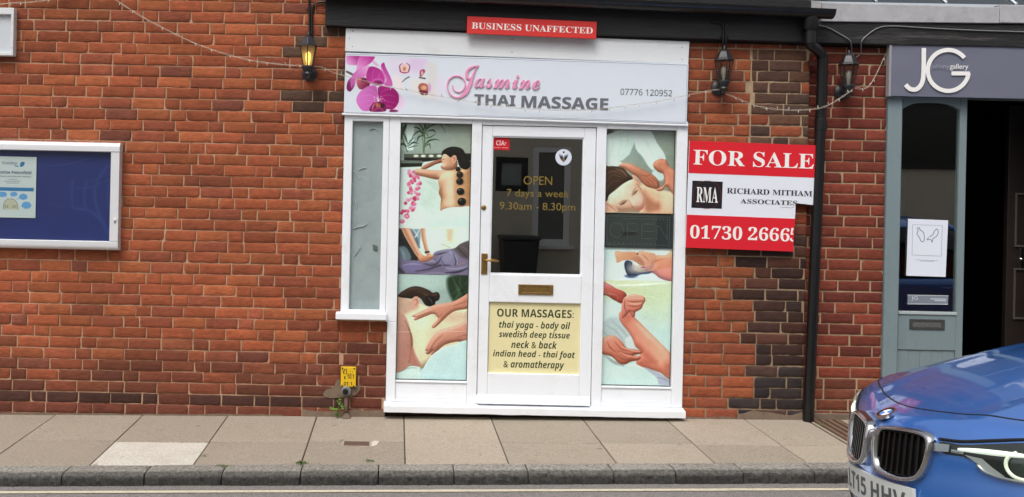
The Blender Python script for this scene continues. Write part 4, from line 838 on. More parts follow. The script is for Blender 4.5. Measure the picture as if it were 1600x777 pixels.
A.grain(.02); P_ = A.object('window_poster', M_print); tag(P_, 'small poster of a head massage on blue, just under the unlit bulb sign', 'poster', GR)
# --- 6: foot
A = Art(GRX0-.003, GRX1+.003, GRZ0-.003, zpx(996, 438.6), PY, (935, 430, 4.315), (196,210,190))
A.poly([(0,30),(520,30),(520,760),(0,760)], (206,208,164), smooth=False, grad=(300,80,360,420,(178,206,206)))
A.blob(120, 260, 130, 110, (190,212,222), 1.1, .9); A.blob(420, 160, 130, 130, (204,212,172), 1.1, .6); A.poly([(0,580),(200,600),(520,680),(520,760),(0,760)], (184,206,206), soft=60)
A.poly([(20,330),(120,280),(200,360),(250,440),(240,500),(130,470),(40,430)], (176,182,186), soft=30, alpha=.9)
for p in ([(50,340),(120,380),(180,460)], [(90,310),(160,370),(220,450)], [(40,390),(90,420),(140,460)]): A.line(p, [3,9,3], (148,154,164), soft=12, alpha=.7)
A.poly([(180,440),(210,410),(244,440),(240,494),(200,492)], (200,204,208), soft=10)
foot = A.poly([(144,250),(180,236),(220,250),(250,290),(300,340),(350,390),(400,440),(450,490),(500,560),(520,720),(470,700),(420,660),(360,640),(300,620),(258,600),(262,560),(290,520),(250,480),(230,430),(200,380),(160,330),(140,290)], (212,136,102), soft=5, grad=(200,400,380,330,(226,166,128)), vol=9)
A.blob(190, 290, 34, 40, (196,112,84), 1, .7, within=foot); A.line([(236,440),(280,500),(340,560),(420,640)], [10,40,50,20], (178,98,72), soft=40, alpha=.6, within=foot); A.line([(260,330),(340,410),(430,490)], [10,30,10], (240,188,150), soft=30, alpha=.7, within=foot); A.blob(300, 600, 50, 24, (184,104,78), 1, .7, within=foot); A.blob(470, 640, 40, 60, (170,94,66), 1, .6, within=foot)
A.line([(280,560),(340,586),(400,580)], [4,10,4], (190,112,86), soft=14, alpha=.6)
ha = A.poly([(20,46),(70,60),(120,90),(170,110),(190,140),(160,190),(110,170),(60,140),(20,126)], (200,112,86), soft=6, grad=(40,60,120,180,(168,82,64)), vol=7)
hb = A.poly([(160,190),(176,150),(230,130),(300,142),(316,170),(300,200),(290,226),(250,250),(246,276),(226,282),(210,250),(190,270),(160,290),(156,240)], (218,150,118), soft=5, grad=(220,130,240,270,(190,112,84)), vol=5)
for p in ([(190,176),(250,180),(310,172)], [(196,206),(250,212),(296,204)], [(204,236),(240,242),(272,236)], [(180,160),(176,210),(190,250)]): A.line(p, [3,8,3], (142,76,58), soft=7, alpha=.8)
for p in ([(200,160),(250,156),(300,158)], [(210,192),(250,194),(290,188)]): A.line(p, [3,9,3], (238,184,152), soft=8, alpha=.7)
hc = A.poly([(20,440),(60,410),(110,410),(160,450),(190,490),(240,500),(290,510),(288,530),(240,540),(286,552),(270,574),(220,584),(180,602),(140,596),(90,550),(20,524)], (216,146,112), soft=5, grad=(60,420,120,580,(184,110,82)), vol=7)
for p in ([(110,450),(160,500),(230,514)], [(130,510),(190,530),(260,534)], [(120,540),(170,568),(240,566)], [(60,450),(80,490),(120,520)]): A.line(p, [3,8,3], (146,82,60), soft=7, alpha=.8)
for p in ([(150,480),(210,504),(280,518)], [(150,520),(200,546),(270,552)]): A.line(p, [3,8,3], (240,184,150), soft=8, alpha=.7)
A.line([(40,540),(110,590),(170,610)], [6,18,6], (120,110,112), soft=16, alpha=.6); A.poly([(310,624),(400,656),(470,700),(480,740),(410,736),(390,690)], (176,172,192), soft=10); A.line([(400,690),(440,700),(480,720)], [4,10,4], (140,134,160), soft=8, alpha=.7); A.line([(200,610),(250,606),(300,630)], [6,16,8], (226,232,232), soft=10, alpha=.7)
A.grain(.02); P_ = A.object('window_poster', M_print); tag(P_, 'poster of hands massaging a bare foot, bottom of the right shop window', 'poster', GR)
# ============================================================ THE OPPOSITE SIDE (seen in the glass)
HY = -8.8
def M2(px, py):          # where a thing mirrored in the flush glazing stands on the opposite wall
    d = DIST-HY; u, v = px-CX, py-CY
    return (u*CO+v*SI)/FOC*d, EYE+(u*SI-v*CO)/FOC*d
opp = thing('rendered_house', 'pale rendered house across the street, mirrored in the white door glass', 'house', (2, HY-.2, 0))
M_rend = mat('pale_render', (216, 206, 186), .9, var=.12, vs=2)
M_wwin = mat('white_window_paint', (245, 243, 238), .5)
wx0, wz1 = M2(834, 228); wx1, wz0 = M2(890, 384); sx0, sz1 = M2(775, 245); sx1, sz0 = M2(825, 300)
mb = MB(); T = 5.2
for a0, a1, z0, z1 in ((-9, sx0, -.3, T), (sx0, sx1, -.3, sz0), (sx0, sx1, sz1, T), (sx1, wx0, -.3, T), (wx0, wx1, -.3, wz0), (wx0, wx1, wz1, T), (wx1, 4.3, -.3, T), (4.3, 5.2, 2.3, T), (5.2, 12, -.3, T)):
    mb.box(a0+.0005, a1-.0005, HY-.3, HY, z0, z1)
mb.build('wall', M_rend, opp)
mb = MB(); mb.add([(-9.2, HY+.3, T), (12.2, HY+.3, T), (12.2, HY-4, T+3), (-9.2, HY-4, T+3)], [(0,1,2,3)]); mb.build('roof', mat('brown_tiles', (96, 66, 54), .9, var=.2), opp)
for (a0, a1, z0, z1, m) in ((wx0, wx1, wz0, wz1, M_wwin), (sx0, sx1, sz0, sz1, mat('dark_window_paint', (46, 44, 42), .5))):
    o = MB().ring((a0, a1, z0, z1), (a0+.10, a1-.10, z0+.10, z1-.10), HY-.08, HY-.02).build('window', m, opp)
    MB().box(a0+.09, a1-.09, HY-.06, HY-.05, z0+.09, z1-.09).build('pane', (mat('lightened_pane', (120, 118, 110), .3) if m is M_wwin else mat('lightened_grey_pane', (150, 158, 154), .3)), o)  # panes coloured paler to brighten their image in the door glass
MB().box(wx0-.06, wx1+.06, HY-.05, HY+.08, wz0-.06, wz0-.002).build('sill', M_wwin, opp)
for (a0, a1, z0, z1, m) in ((8.3, 9.5, 2.15, 3.3, mat('dark_window_paint', (46, 44, 42), .5)), (6.4, 7.3, .9, 2.4, M_wwin)):
    o = MB().ring((a0, a1, z0, z1), (a0+.08, a1-.08, z0+.08, z1-.08), HY, HY+.05).build('window', m, opp)
    MB().box(a0+.08, a1-.08, HY+.005, HY+.02, z0+.08, z1-.08).build('pane', mat('dim_pane', (58, 56, 52), .1), o)
MB().box(7.9, 10.4, HY+.002, HY+.3, -.3, 1.05).build('reflection_block', mat('dark_block', (58, 50, 46), .9, var=.3), opp)  # dark block added for the dark lower part of the gallery glass reflection
MB().box(4.302, 5.198, HY-.25, HY-.2, -.2, 2.3).build('door', mat('dark_door', (50, 46, 44), .5), opp)
bx0, bz1 = M2(778, 366); bx1, _ = M2(833, 366)
bin_ = thing('wheelie_bin', 'dark wheelie bin across the street, mirrored in the white door glass', 'bin', ((bx0+bx1)/2, HY+.4, 0))
M_bin = mat('dark_bin_plastic', (66, 68, 66), .5)
mb = MB(); z0 = -.02; mb.add([(bx0+.06,HY+.15,z0),(bx1-.06,HY+.15,z0),(bx1-.06,HY+.62,z0),(bx0+.06,HY+.62,z0),(bx0,HY+.08,bz1-.06),(bx1,HY+.08,bz1-.06),(bx1,HY+.74,bz1-.06),(bx0,HY+.74,bz1-.06)], [(0,3,2,1),(4,5,6,7),(0,1,5,4),(1,2,6,5),(2,3,7,6),(3,0,4,7)])
mb.build('body', M_bin, bin_, bevel=.02)
MB().box(bx0-.02, bx1+.02, HY+.06, HY+.77, bz1-.058, bz1).build('lid', M_bin, bin_, bevel=.015)
for x in (bx0+.03, bx1-.03): MB().lathe([(.1, -.02), (.1, .02)], x, HY+.2, .08, 16, 'X').build('wheel', M_bin, bin_)

# ============================================================ SIGNS
class Tilt:                     # a flat thing hung slightly out of level: local metres from its own corner
    def __init__(s, px, py, Y, ang): s.x, s.z = S(px, py, Y); s.Y = Y; s.a = ang
    def L(s, px, py):
        x, z = S(px, py, s.Y); x -= s.x; z -= s.z; c, q = math.cos(s.a), math.sin(s.a)
        return x*c-z*q, x*q+z*c
    def box(s, x0, y0, x1, y1): a_ = s.L(x0, y0); b_ = s.L(x1, y1); return (a_[0], b_[0], b_[1], a_[1])
    def root(s, name, label, cat): return thing(name, label, cat, (s.x, s.Y, s.z), rot=(0, s.a, 0))
M_signw = mat('white_sign_vinyl', (216, 224, 234), .38, var=.015, vs=3)
T1 = Tilt(540, 82.5, -.045, .0115)
sg = T1.root('shop_sign', 'long white shop sign with pink and grey lettering and printed orchids', 'sign')
x1, z0 = T1.L(1073, 193.5); sgb = MB().box(0, x1, 0, .03, z0, 0).build('board', M_signw, sg, bevel=.002, local=True)
MB().ring((.008, x1-.008, z0+.008, -.008), (.0105, x1-.0105, z0+.0105, -.0105), -.0008, 0.0).build('border_line', mat('grey_line', (150, 158, 170), .5), sgb, local=True)
MB().box(-.012, x1+.012, .001, .06, z0-.016, z0-.002).build('bottom_trim', M_white, sg, bevel=.003, local=True)
M_pink = mat('pink_letters', (232, 150, 188), .35, coat=.3); M_grey = mat('grey_letters', (104, 106, 112), .5)
tt = MB()
put_text(tt, script('asmine'), T1.box(741.5, 115.5, 843, 140.5), -.001, .008)
sc_ = lambda x, y: (690+x/5.926, 90+y/5.926)
J1 = spline([(344,76),(300,84),(256,104),(232,140),(232,178),(252,196),(278,190),(297,176)], 8)
J2 = spline([(338,76),(316,104),(296,150),(276,208),(252,272),(222,328),(182,362),(140,372),(96,356),(64,316),(52,262),(64,214),(100,180),(148,172),(192,190),(216,230),(214,272),(190,308),(156,322),(122,310),(104,282),(100,258)], 8)
tt.ribbon([T1.L(*sc_(*p)) for p in J1], [.005+.012*math.sin(math.pi*i/(len(J1)-1)) for i in range(len(J1))], -.0092, -.001)
n = len(J2); tt.ribbon([T1.L(*sc_(*p)) for p in J2], [(.006+.020*math.exp(-((i/n-.2)/.09)**2)+.003*math.exp(-((i/n-.5)/.2)**2)) for i in range(n)], -.0090, -.001)
tt.build('script_lettering', M_pink, sg, bevel=0, local=True)
tt = MB(); 
for dx_, dy_ in ((-.35, 0), (.35, .0003)): put_text(tt, sansb('THAI'), T1.box(741.6+dx_, 147.3, 804.7+dx_, 165.8), -.001-dy_, .002); put_text(tt, sansb('MASSAGE'), T1.box(815.3+dx_, 149.5, 949.7+dx_, 172.3), -.001-dy_, .002)

put_text(tt, sans('07776 120952'), T1.box(969.5, 138.5, 1050, 150.8), -.001, .0008)
tt.build('lettering', M_grey, sg, local=True)

T2 = Tilt(730.5, 25.5, -.10, .0225)
bs = T2.root('business_sign', 'small red board with white serif capitals on the black beam', 'sign')
x1, z0 = T2.L(931.5, 61); M_red = mat('red_board', (214, 50, 46), .45, var=.03)
MB().box(0, x1, 0, .018, z0, 0).build('board', M_red, bs, bevel=.002, local=True)
tt = MB(); put_text(tt, serif('BUSINESS UNAFFECTED'), T2.box(737.5, 35, 926, 53.2), -.0004, .001); tt.build('lettering', mat('white_letters', (238, 236, 232), .5), bs, local=True)

T3 = Tilt(1077.5, 220, -.05, .0165)
z_ = lambda x, y: (1060+x/3.533, 200+y/3.533)
fs = T3.root('for_sale_board', 'red and white property board with its lower right corner broken off', 'sign')
M_red2 = mat('red_vinyl', (214, 30, 44), .4, var=.02); M_wv = mat('white_vinyl', (226, 230, 238), .4, var=.02, vs=4)
XR3 = T3.L(*z_(770, 180))[0]; XN = T3.L(*z_(640, 560))[0]; ZN = T3.L(*z_(700, 424))[1]; ZA = T3.L(*z_(400, 262))[1]; ZB = T3.L(*z_(340, 490))[1]; ZC = T3.L(*z_(340, 672))[1]
def jag(p, q, n, am):
    o = []
    for i in range(n+1):
        t = i/n; k = 0 if i in (0, n) else am*random.uniform(-1, 1); o.append((p[0]+(q[0]-p[0])*t+k*(p[1] != q[1]), p[1]+(q[1]-p[1])*t+k*(p[0] != q[0])))
    return o
edge1 = jag((XR3, ZN), (XN+.004, ZN+.008), 7, .002); edge2 = jag((XN+.002, ZN+.004), (XN-.002, ZC), 12, .0022)
core = MB().prism([(0,0), (0, ZC)]+edge2[::-1]+edge1[::-1]+[(XR3, 0)], 0, .008).build('board', M_wv, fs, local=True)
MB().prism([(0, 0), (0, ZA), (XR3, ZA), (XR3, 0)], -.0012, -.0002).build('red_band', M_red2, core, local=True)
xe = [p for p in edge2 if p[1] < ZB]
MB().prism([(0, ZB), (0, ZC)]+xe[::-1]+[(XN, ZB)], -.0012, -.0002).build('red_band', M_red2, core, local=True)
tt = MB(); put_text(tt, serif('FOR SALE'), T3.box(*z_(84, 119), *z_(746, 228)), -.0014, .0008)
put_text(tt, serif('01730'), T3.box(*z_(66, 535), *z_(350, 620)), -.0014, .0008); put_text(tt, serif('2666'), T3.box(*z_(386, 546), *z_(612, 628)), -.0014, .0008)
five = T3.box(*z_(617, 552), *z_(674, 630)); put_text(tt, serif('5'), five, -.0014, .0008, clipx=XN-.006)
tt.build('lettering', mat('white_letters', (238, 236, 232), .5), fs, local=True)
M_ink = mat('black_ink', (34, 34, 40), .5)
tt = MB(); put_text(tt, serif('RICHARD MITHAM'), T3.box(*z_(268, 331), *z_(738, 379)), -.0006, .0008); put_text(tt, serif('ASSOCIATES'), T3.box(*z_(343, 391), *z_(655, 428)), -.0006, .0008)
tt.build('lettering', M_ink, fs, local=True)
b_ = T3.box(*z_(77, 291), *z_(239, 447)); lg = MB().box(b_[0], b_[1], -.0009, -.0002, b_[2], b_[3]).build('logo', mat('black_vinyl', (26, 24, 28), .4), fs, local=True)
cx, cz = (b_[0]+b_[1])/2, (b_[2]+b_[3])/2; r = (b_[1]-b_[0])*.46
MB().ribbon([(cx+r*math.cos(t), cz+r*math.sin(t)) for t in np.linspace(0, 2*math.pi, 48)], .0018, -.0014, -.0008).build('logo_circle', mat('dull_red_ink', (126, 40, 44), .5), lg, local=True)
tt = MB(); put_text(tt, style('RMA', 0), (cx-r*.76, cx+r*.78, cz-r*.52, cz+r*.5), -.001, .0008); 
put_text(tt, serif('RMA'), (cx-r*.76, cx+r*.78, cz-r*.55, cz+r*.55), -.001, .001) if False else None
tt = MB(); put_text(tt, serif('RMA'), (cx-r*.76, cx+r*.78, cz-r*.55, cz+r*.55), -.001, .001); tt.build('logo_letters', mat('white_letters', (238, 236, 232), .5), lg, local=True)
cr_ = MB(); cr_.ribbon([T3.L(*z_(*p)) for p in spline([(560, 442), (590, 438), (620, 442), (638, 436)], 5)], .003, -.0006, -.0001); cr_.build('crack', mat('crack_grey', (150, 152, 158), .6), core, local=True)

# gallery sign
gs0 = S(1391, 68, GY-.06); M_gsign = mat('slate_grey_board', (106, 108, 124), .5, var=.04, vs=2, bump=.15, bs=6)
gs = thing('gallery_sign', 'slate grey fascia sign with large white monogram above the green door', 'sign', (gs0[0], GY-.06, gs0[1]))
x0, z1 = S(1393.5, 69.5, GY-.06); z0 = SZ(1396, 150, GY-.06); x1 = SX(1800, 100, GY-.06)
bdm = MB(); NX_, NZ_ = 60, 16; vs = []
for k in range(NZ_+1):
    for i in range(NX_+1):
        x = x0+(x1-x0)*i/NX_; z = z0+(z1-z0)*k/NZ_; vs.append((x, GY-.06+.0035*mnoise.noise(Vector((x*5, z*6, 3))), z))
bdm.add(vs, [(k*(NX_+1)+i, k*(NX_+1)+i+1, (k+1)*(NX_+1)+i+1, (k+1)*(NX_+1)+i) for k in range(NZ_) for i in range(NX_)])
bdm.box(x0, x1, GY-.055, GY-.021, z0+.001, z1-.001)
bdm.build('board', M_gsign, gs, smooth=True, autos=40)
MB().box(x0-.016, x0-.001, GY-.063, GY-.02, z0-.004, z1+.004).build('edge_trim', mat('grey_trim', (150, 150, 152), .5), gs, bevel=.002)
yS = GY-.066
g_ = lambda x, y: S(1370+x/4.317, y/4.317, yS)
lgm = MB()
Jp = [(317,325),(316,400),(315,480)]+spline([(314,500),(310,540),(296,576),(268,602),(236,604),(212,592),(194,572)], 6)
lgm.ribbon([g_(*p) for p in Jp], .030, yS-.002, yS)
cxg, cyg, R_ = 481, 476, 138
Gp = [(cxg+R_*math.cos(t), cyg-R_*math.sin(t)) for t in np.linspace(math.radians(38), math.radians(353), 60)]
lgm.ribbon([g_(*p) for p in Gp], .0285, yS-.0024, yS)
lgm.ribbon([g_(503, 496), g_(560, 496.5), g_(626, 497)], .0275, yS-.0028, yS)
put_text(lgm, 'gallery', (*[g_(502, 0)[0], g_(626, 0)[0]], g_(560, 477)[1], g_(560, 432)[1]), yS-.0005, .001)
lgm.build('monogram', mat('white_letters', (238, 236, 232), .5), gs)
tt = MB(); put_text(tt, 'johnny', (g_(374, 0)[0], g_(498, 0)[0], g_(440, 476)[1], g_(440, 432)[1]), yS-.0005, .001); tt.build('lettering', mat('pale_grey_letters', (150, 152, 164), .5), gs)

# paper and plaque in the gallery door
def flat(name, pts, Y, th, m, label, cat): return tag(MB().prism([S(px, py, Y) for px, py in pts], Y, Y+th).build(name, m), label, cat)
pY = GY+.029
M_paper = mat('white_paper', (222, 228, 240), .7)
pap = flat('drawing_sheet', [(1419, 342), (1481.5, 344.5), (1477.5, 433), (1416, 431)], pY, .002, M_paper, 'white paper sheet with two small outline drawings behind the gallery door glass', 'poster')
q_ = lambda x, y: S(1380+x/3.377, 330+y/3.377, pY)
dm = MB()
for pts in ([(180,90),(184,104),(178,120),(190,138),(200,158),(212,160),(217,140),(212,112),(196,100),(190,88),(180,90)], [(240,140),(232,152),(250,150),(258,164),(262,146),(282,132),(290,112),(284,95),(272,104),(262,124),(244,136)]):
    dm.ribbon([q_(*p) for p in spline(pts, 5)], .004, pY-.0008, pY)
for (a0, b0, a1, b1) in ((155, 72, 312, 76), (312, 76, 306, 238), (306, 238, 152, 232), (152, 232, 155, 72), (170, 257, 290, 262), (195, 263, 268, 266)):
    dm.ribbon([q_(a0, b0), q_(a1, b1)], .0016, pY-.0006, pY)
dm.build('line_drawing', mat('pencil_grey', (96, 98, 108), .6), pap)
plq = flat('door_plaque', [(1418.5, 461), (1482, 462.5), (1481, 476), (1418, 474.5)], pY, .002, mat('grey_plaque', (122, 130, 142), .4), 'narrow grey plaque with white initials low in the gallery door glass', 'plaque')
tt = MB()
a0 = q_(148, 449); a1 = q_(182, 474); put_text(tt, 'JG', (a0[0], a1[0], a1[1], a0[1]), pY-.0003, .0008)
for yy, xa, xb in ((463, 250, 332), (472, 270, 332)): tt.ribbon([q_(xa, yy), q_(xb, yy+2)], .006, pY-.0008, pY)
for pts in ((128,443,344,447),(128,490,342,492)): tt.ribbon([q_(pts[0], pts[1]), q_(pts[2], pts[3])], .004, pY-.0008, pY)
tt.build('lettering', mat('pale_ink', (205, 210, 218), .5), plq)
# stickers on the white door's glass
st = flat('red_sticker', [(769.5, 214), (796, 214.7), (796.5, 235), (771, 234.3)], .0055, .002, mat('red_sticker_vinyl', (196, 22, 34), .4), 'small red square sticker in the top corner of the white door glass', 'sticker')
tt = MB(); put_text(tt, sansb('CIA')+'r', pbox(775.5, 219.5, 791.5, 227.5), .0052, .0006); put_text(tt, sansb('MAKE SMILE')[0:0]+'····· ·····', pbox(772.5, 230, 794, 232), .0052, .0006)
tt.build('lettering', mat('pinkish_white', (236, 200, 200), .5), st)
cx, cz = S(880.5, 246, .006); r = .056
st = tag(MB().lathe([(.0001, -.001), (r, -.001), (r, .001)], cx, .0055, cz, 36, 'Y').build('round_sticker', mat('pale_sticker', (214, 222, 234), .4)), 'round white sticker with a dark winged emblem on the white door glass', 'sticker')
em = MB(); k = r/70
def e_pt(x, y): return (cx+x*k, cz+y*k)
for sx in (1, -1):
    em.prism([e_pt(sx*q[0], q[1]) for q in spline([(4,-38),(20,-22),(34,4),(38,34),(28,10),(24,30),(18,6),(12,22),(4,-4)], 4)][:: (1 if sx > 0 else 1)], .0035, .0044)
em.lathe([(.0001, 0), (9*k, 0), (9*k, .001)], cx, .0035, cz+44*k, 14, 'Y')
em.build('emblem', mat('dark_emblem', (44, 46, 56), .5), st)
em = MB(); em.prism([e_pt(*q) for q in [(-9,-34),(0,-44),(9,-34),(8,-8),(0,2),(-8,-8)]], .0031, .0034); em.build('emblem', mat('bronze_ink', (140, 104, 66), .5), st)

# unlit LED sign between the posters of the right-hand window
LY = .022
lp = [S(946, 334, LY), S(1051.5, 337, LY), S(1050.5, 389, LY), S(944.5, 387, LY)]
lx0, lx1 = (lp[0][0]+lp[3][0])/2, (lp[1][0]+lp[2][0])/2; lz1, lz0 = (lp[0][1]+lp[1][1])/2, (lp[2][1]+lp[3][1])/2
led = thing('led_sign', 'unlit black acrylic sign spelling OPEN in tiny bulbs, between posters in the right-hand window', 'sign', ((lx0+lx1)/2, LY, lz0))
pn = MB().box(lx0, lx1, LY, LY+.006, lz0, lz1).build('panel', mat('smoked_acrylic', (62, 66, 67), .12, var=.15, vs=3), led)
MB().ring((lx0+.012, lx1-.02, lz0+.02, lz1-.012), (lx0+.016, lx1-.024, lz0+.024, lz1-.016), LY-.003, LY-.0002).build('frame', mat('smoke_edge', (86, 92, 92), .3), led)
l_ = lambda x, y: S(935+x/6.477, 325+y/6.477, LY)
dots = [(185+68*math.cos(t), 225+74*math.sin(t)) for t in np.linspace(0, 2*math.pi, 18, endpoint=False)]
for a0, b0, a1, b1, n in ((295,165,295,300,6), (325,158,375,160,3), (395,180,395,215,2), (375,238,325,236,3), (442,165,440,310,7), (470,163,555,165,5), (470,238,545,238,4), (470,312,548,312,5), (592,185,590,320,7), (612,190,690,300,6), (697,120,695,320,9), (260,108,380,108,5), (430,112,560,114,6), (590,116,660,118,3), (115,355,255,357,4), (320,357,570,362,7)):
    for t in np.linspace(0, 1, n): dots.append((a0+(a1-a0)*t, b0+(b1-b0)*t))
for x, y in dots:
    X_, Z_ = l_(x, y); MB().lathe([(.0001, -.0035), (.0022, -.003), (.0030, -.0005)], X_, LY, Z_, 6, 'Y').build('bulb', mat('dull_led', (150, 150, 144), .3), led)
assert len(dots) <= 100, len(dots)
MB().prism([l_(225,245),l_(385,240),l_(385,272),l_(245,285)], LY-.0012, LY-.0003).build('switch_box', mat('black_plastic_box', (18, 18, 19), .5), led)

# ============================================================ NOTICE BOARD
nb0 = S(186, 388, -.07); NY = -.07
nb = thing('notice_board', 'silver framed notice board with deep blue panel on the left brick wall', 'notice board', (-2.9, NY, nb0[1]))
ox1 = SX(185.5, 305, NY); oz1 = SZ(100, 221.5, NY); oz0 = SZ(100, 390, NY); ox0 = -3.75
ix1 = SX(172, 308, NY); iz1 = SZ(100, 236.3, NY); iz0 = SZ(100, 376, NY); ix0 = ox0+.07
M_silver = mat('satin_aluminium', (220, 222, 226), .33, var=.03, metal=.15)
fm = MB()
def rail(x0, x1, pz):   # extruded rounded rail profile in (y,z)
    vs = [(x0, y, z) for y, z in pz]+[(x1, y, z) for y, z in pz]; m = len(pz)
    fm.add(vs, [(k, m+k, m+(k+1)%m, (k+1)%m) for k in range(m)]+[tuple(range(m)), tuple(range(2*m-1, m-1, -1))])
arc = [(NY+.03-.03*math.sin(t), oz1-.03+.03*math.cos(t)) for t in np.linspace(0, math.pi/2, 7)]
rail(ox0, ox1, [(NY+.07, oz1)]+arc+[(NY, iz1+.004), (NY+.01, iz1), (NY+.07, iz1)])
arc = [(NY+.03-.03*math.cos(t), oz0+.03-.03*math.sin(t)) for t in np.linspace(0, math.pi/2, 7)]
rail(ox0, ox1, [(NY+.07, iz0), (NY+.01, iz0), (NY, iz0-.004)]+arc+[(NY+.07, oz0)])
fm.box(ix1, ox1-.001, NY+.002, NY+.07, iz0+.0005, iz1-.0005); fm.box(ox0+.001, ix0, NY+.002, NY+.07, iz0+.0005, iz1-.0005)
fm.build('frame', M_silver, nb, smooth=True, autos=30, bevel=0)
bk = MB().box(ix0, ix1, NY+.04, NY+.05, iz0, iz1).build('backing', mat('deep_blue_felt', (8, 29, 106), .6, var=.08, vs=5), nb)
MB().box(ix0, ix1, NY+.012, NY+.016, iz0, iz1).build('pane', M_glass, nb)
n_ = lambda x, y: S(x/4.09, 210+y/4.09, NY+.039)
am = MB(); k_ = 0; M_arc = mat('faded_blue_print', (30, 47, 122), .6)
for pts, w_ in (([(245,196),(330,200),(430,192),(520,170),(580,148),(622,122)], .010), ([(466,290),(458,350),(460,420),(470,470)], .016), ([(470,470),(530,480),(590,500),(650,560),(692,630)], .022), ([(556,290),(542,350),(538,420),(552,476)], .017), ([(700,190),(650,250),(618,310),(606,380),(612,440),(640,520),(694,640)], .021), ([(480,348),(560,342),(630,322),(698,285)], .012), ([(560,300),(640,280),(700,250)], .008), ([(704,300),(690,340),(684,390),(690,450),(700,480)], .014), ([(250,462),(310,448),(380,462),(470,470)], .006)):
    am.ribbon([n_(*p) for p in spline(pts, 6)], w_, NY+.0392-.0003*k_, NY+.0397-.0003*k_); k_ += 1
am.build('printed_arcs', M_arc, bk)
# A3 notice pinned inside it
v_ = lambda x, y: S(x/6.214, 225+y/6.214, NY+.034)
ntc = tag(MB().prism([v_(-70, 118), v_(355, 128), v_(343, 720), v_(-80, 712)], NY+.034, NY+.0365).build('advice_poster', mat('poster_paper', (206, 208, 212), .6)), 'white advice poster with blue speech bubbles pinned in the notice board', 'poster')
tt = MB(); yT = NY+.0338
def vbox(x0, y0, x1, y1): a_ = v_(x0, y0); b_ = v_(x1, y1); return (a_[0], b_[0], b_[1], a_[1])
put_text(tt, sans('Frontline'), vbox(25, 168, 166, 202), yT, .0006); put_text(tt, sansb('Frontline Petersfield'), vbox(-62, 256, 304, 296), yT, .0006); put_text(tt, sans('Free Debt and Benefit Advice'), vbox(-60, 304, 298, 326), yT, .0006)
for y, a0, a1 in ((344, 85, 168), (362, 40, 200), (380, 62, 186)): tt.ribbon([v_(a0, y), v_(a1, y+1)], .0022, yT-.0006, yT)
tt.build('lettering', mat('navy_ink', (52, 62, 104), .6), ntc)
tt = MB(); tt.prism([v_(-70, 418), v_(328, 428), v_(326, 462), v_(-72, 452)], yT-.0004, yT+.0002); tt.prism([v_(*p) for p in spline([(196,196),(205,178),(236,176),(238,196),(222,218),(196,222)], 4, True)], yT-.0004, yT+.0002); tt.prism([v_(*p) for p in [(134,206),(176,214),(186,224),(150,220)]], yT-.0004, yT+.0002)
tt.build('blue_print', mat('teal_ink', (36, 112, 168), .6), ntc)
tt = MB()
for cx_, cy_, rx_, ry_ in ((24, 490, 44, 26), (134, 488, 36, 22), (226, 514, 42, 30), (256, 596, 48, 34)):
    tt.prism([v_(cx_+rx_*math.cos(t)*(1+.06*math.sin(5*t)), cy_+ry_*math.sin(t)*(1+.06*math.cos(7*t))) for t in np.linspace(0, 2*math.pi, 24, endpoint=False)], yT-.0004, yT+.0002)
for a0, b0, a1, b1 in ((185, 528, 162, 546), (116, 506, 110, 524), (54, 514, 72, 528)): tt.ribbon([v_(a0, b0), v_(a1, b1)], .003, yT-.0003, yT+.0002)
tt.build('speech_bubbles', mat('sky_blue_ink', (96, 156, 214), .6), ntc)
tt = MB(); hd = [(32,636),(36,590),(50,556),(76,538),(106,534),(136,542),(160,566),(172,600),(176,638)]
tt.prism([v_(*p) for p in spline(hd, 5)], yT-.0003, yT+.0002); tt.build('head_drawing', mat('buff_ink', (196, 188, 168), .6), ntc)
tt = MB(); tt.ribbon([v_(*p) for p in spline(hd, 5)], .0028, yT-.0007, yT+.0001)
for pts in ([(40,604),(58,598),(82,610)], [(46,620),(62,612),(80,620)], [(118,610),(140,598),(164,604)], [(122,620),(142,612),(160,622)]): tt.ribbon([v_(*p) for p in spline(pts, 4)], .003, yT-.0007, yT+.0001)
tt.build('head_outline', mat('sepia_ink', (80, 70, 62), .6), ntc)
x, z = S(179.5, 343, NY); MB().box(x-.008, x+.012, NY-.004, NY+.001, z-.006, z+.008).build('lock_label', mat('white_label', (235, 235, 235), .5), nb)
x, z = S(179.5, 347.5, NY); MB().lathe([(.0001, -.003), (.006, -.003), (.007, 0)], x, NY+.002, z, 12, 'Y').build('lock', mat('dull_lock', (110, 112, 116), .4, metal=.6), nb)
x, z = S(5, 226, NY); MB().lathe([(.0001, -.003), (.005, -.002), (.006, 0)], x, NY+.003, z, 12, 'Y').build('rivet', mat('dull_lock', (110, 112, 116), .4), nb)
# white framed case cut by the picture's edge
bx1 = SX(21.5, 50, -.05); bz1 = SZ(10, 12.5, -.05); bz0 = SZ(10, 87, -.05)
bc = thing('display_case', 'weathered white framed case high on the left wall above the notice board', 'display case', (bx1-.3, -.05, bz0))
MB().ring((bx1-.6, bx1, bz0, bz1), (bx1-.58, bx1-.018, bz0+.022, bz1-.045), -.055, 0).build('frame', mat('weathered_white', (212, 214, 216), .5, var=.08, vs=12, dirt=(120, 112, 104), dirt_amt=.8, dirt_s=12), bc, bevel=.003)
MB().box(bx1-.582, bx1-.017, -.03, -.02, bz0+.02, bz1-.043).build('panel', mat('pale_panel', (196, 202, 208), .3), bc)

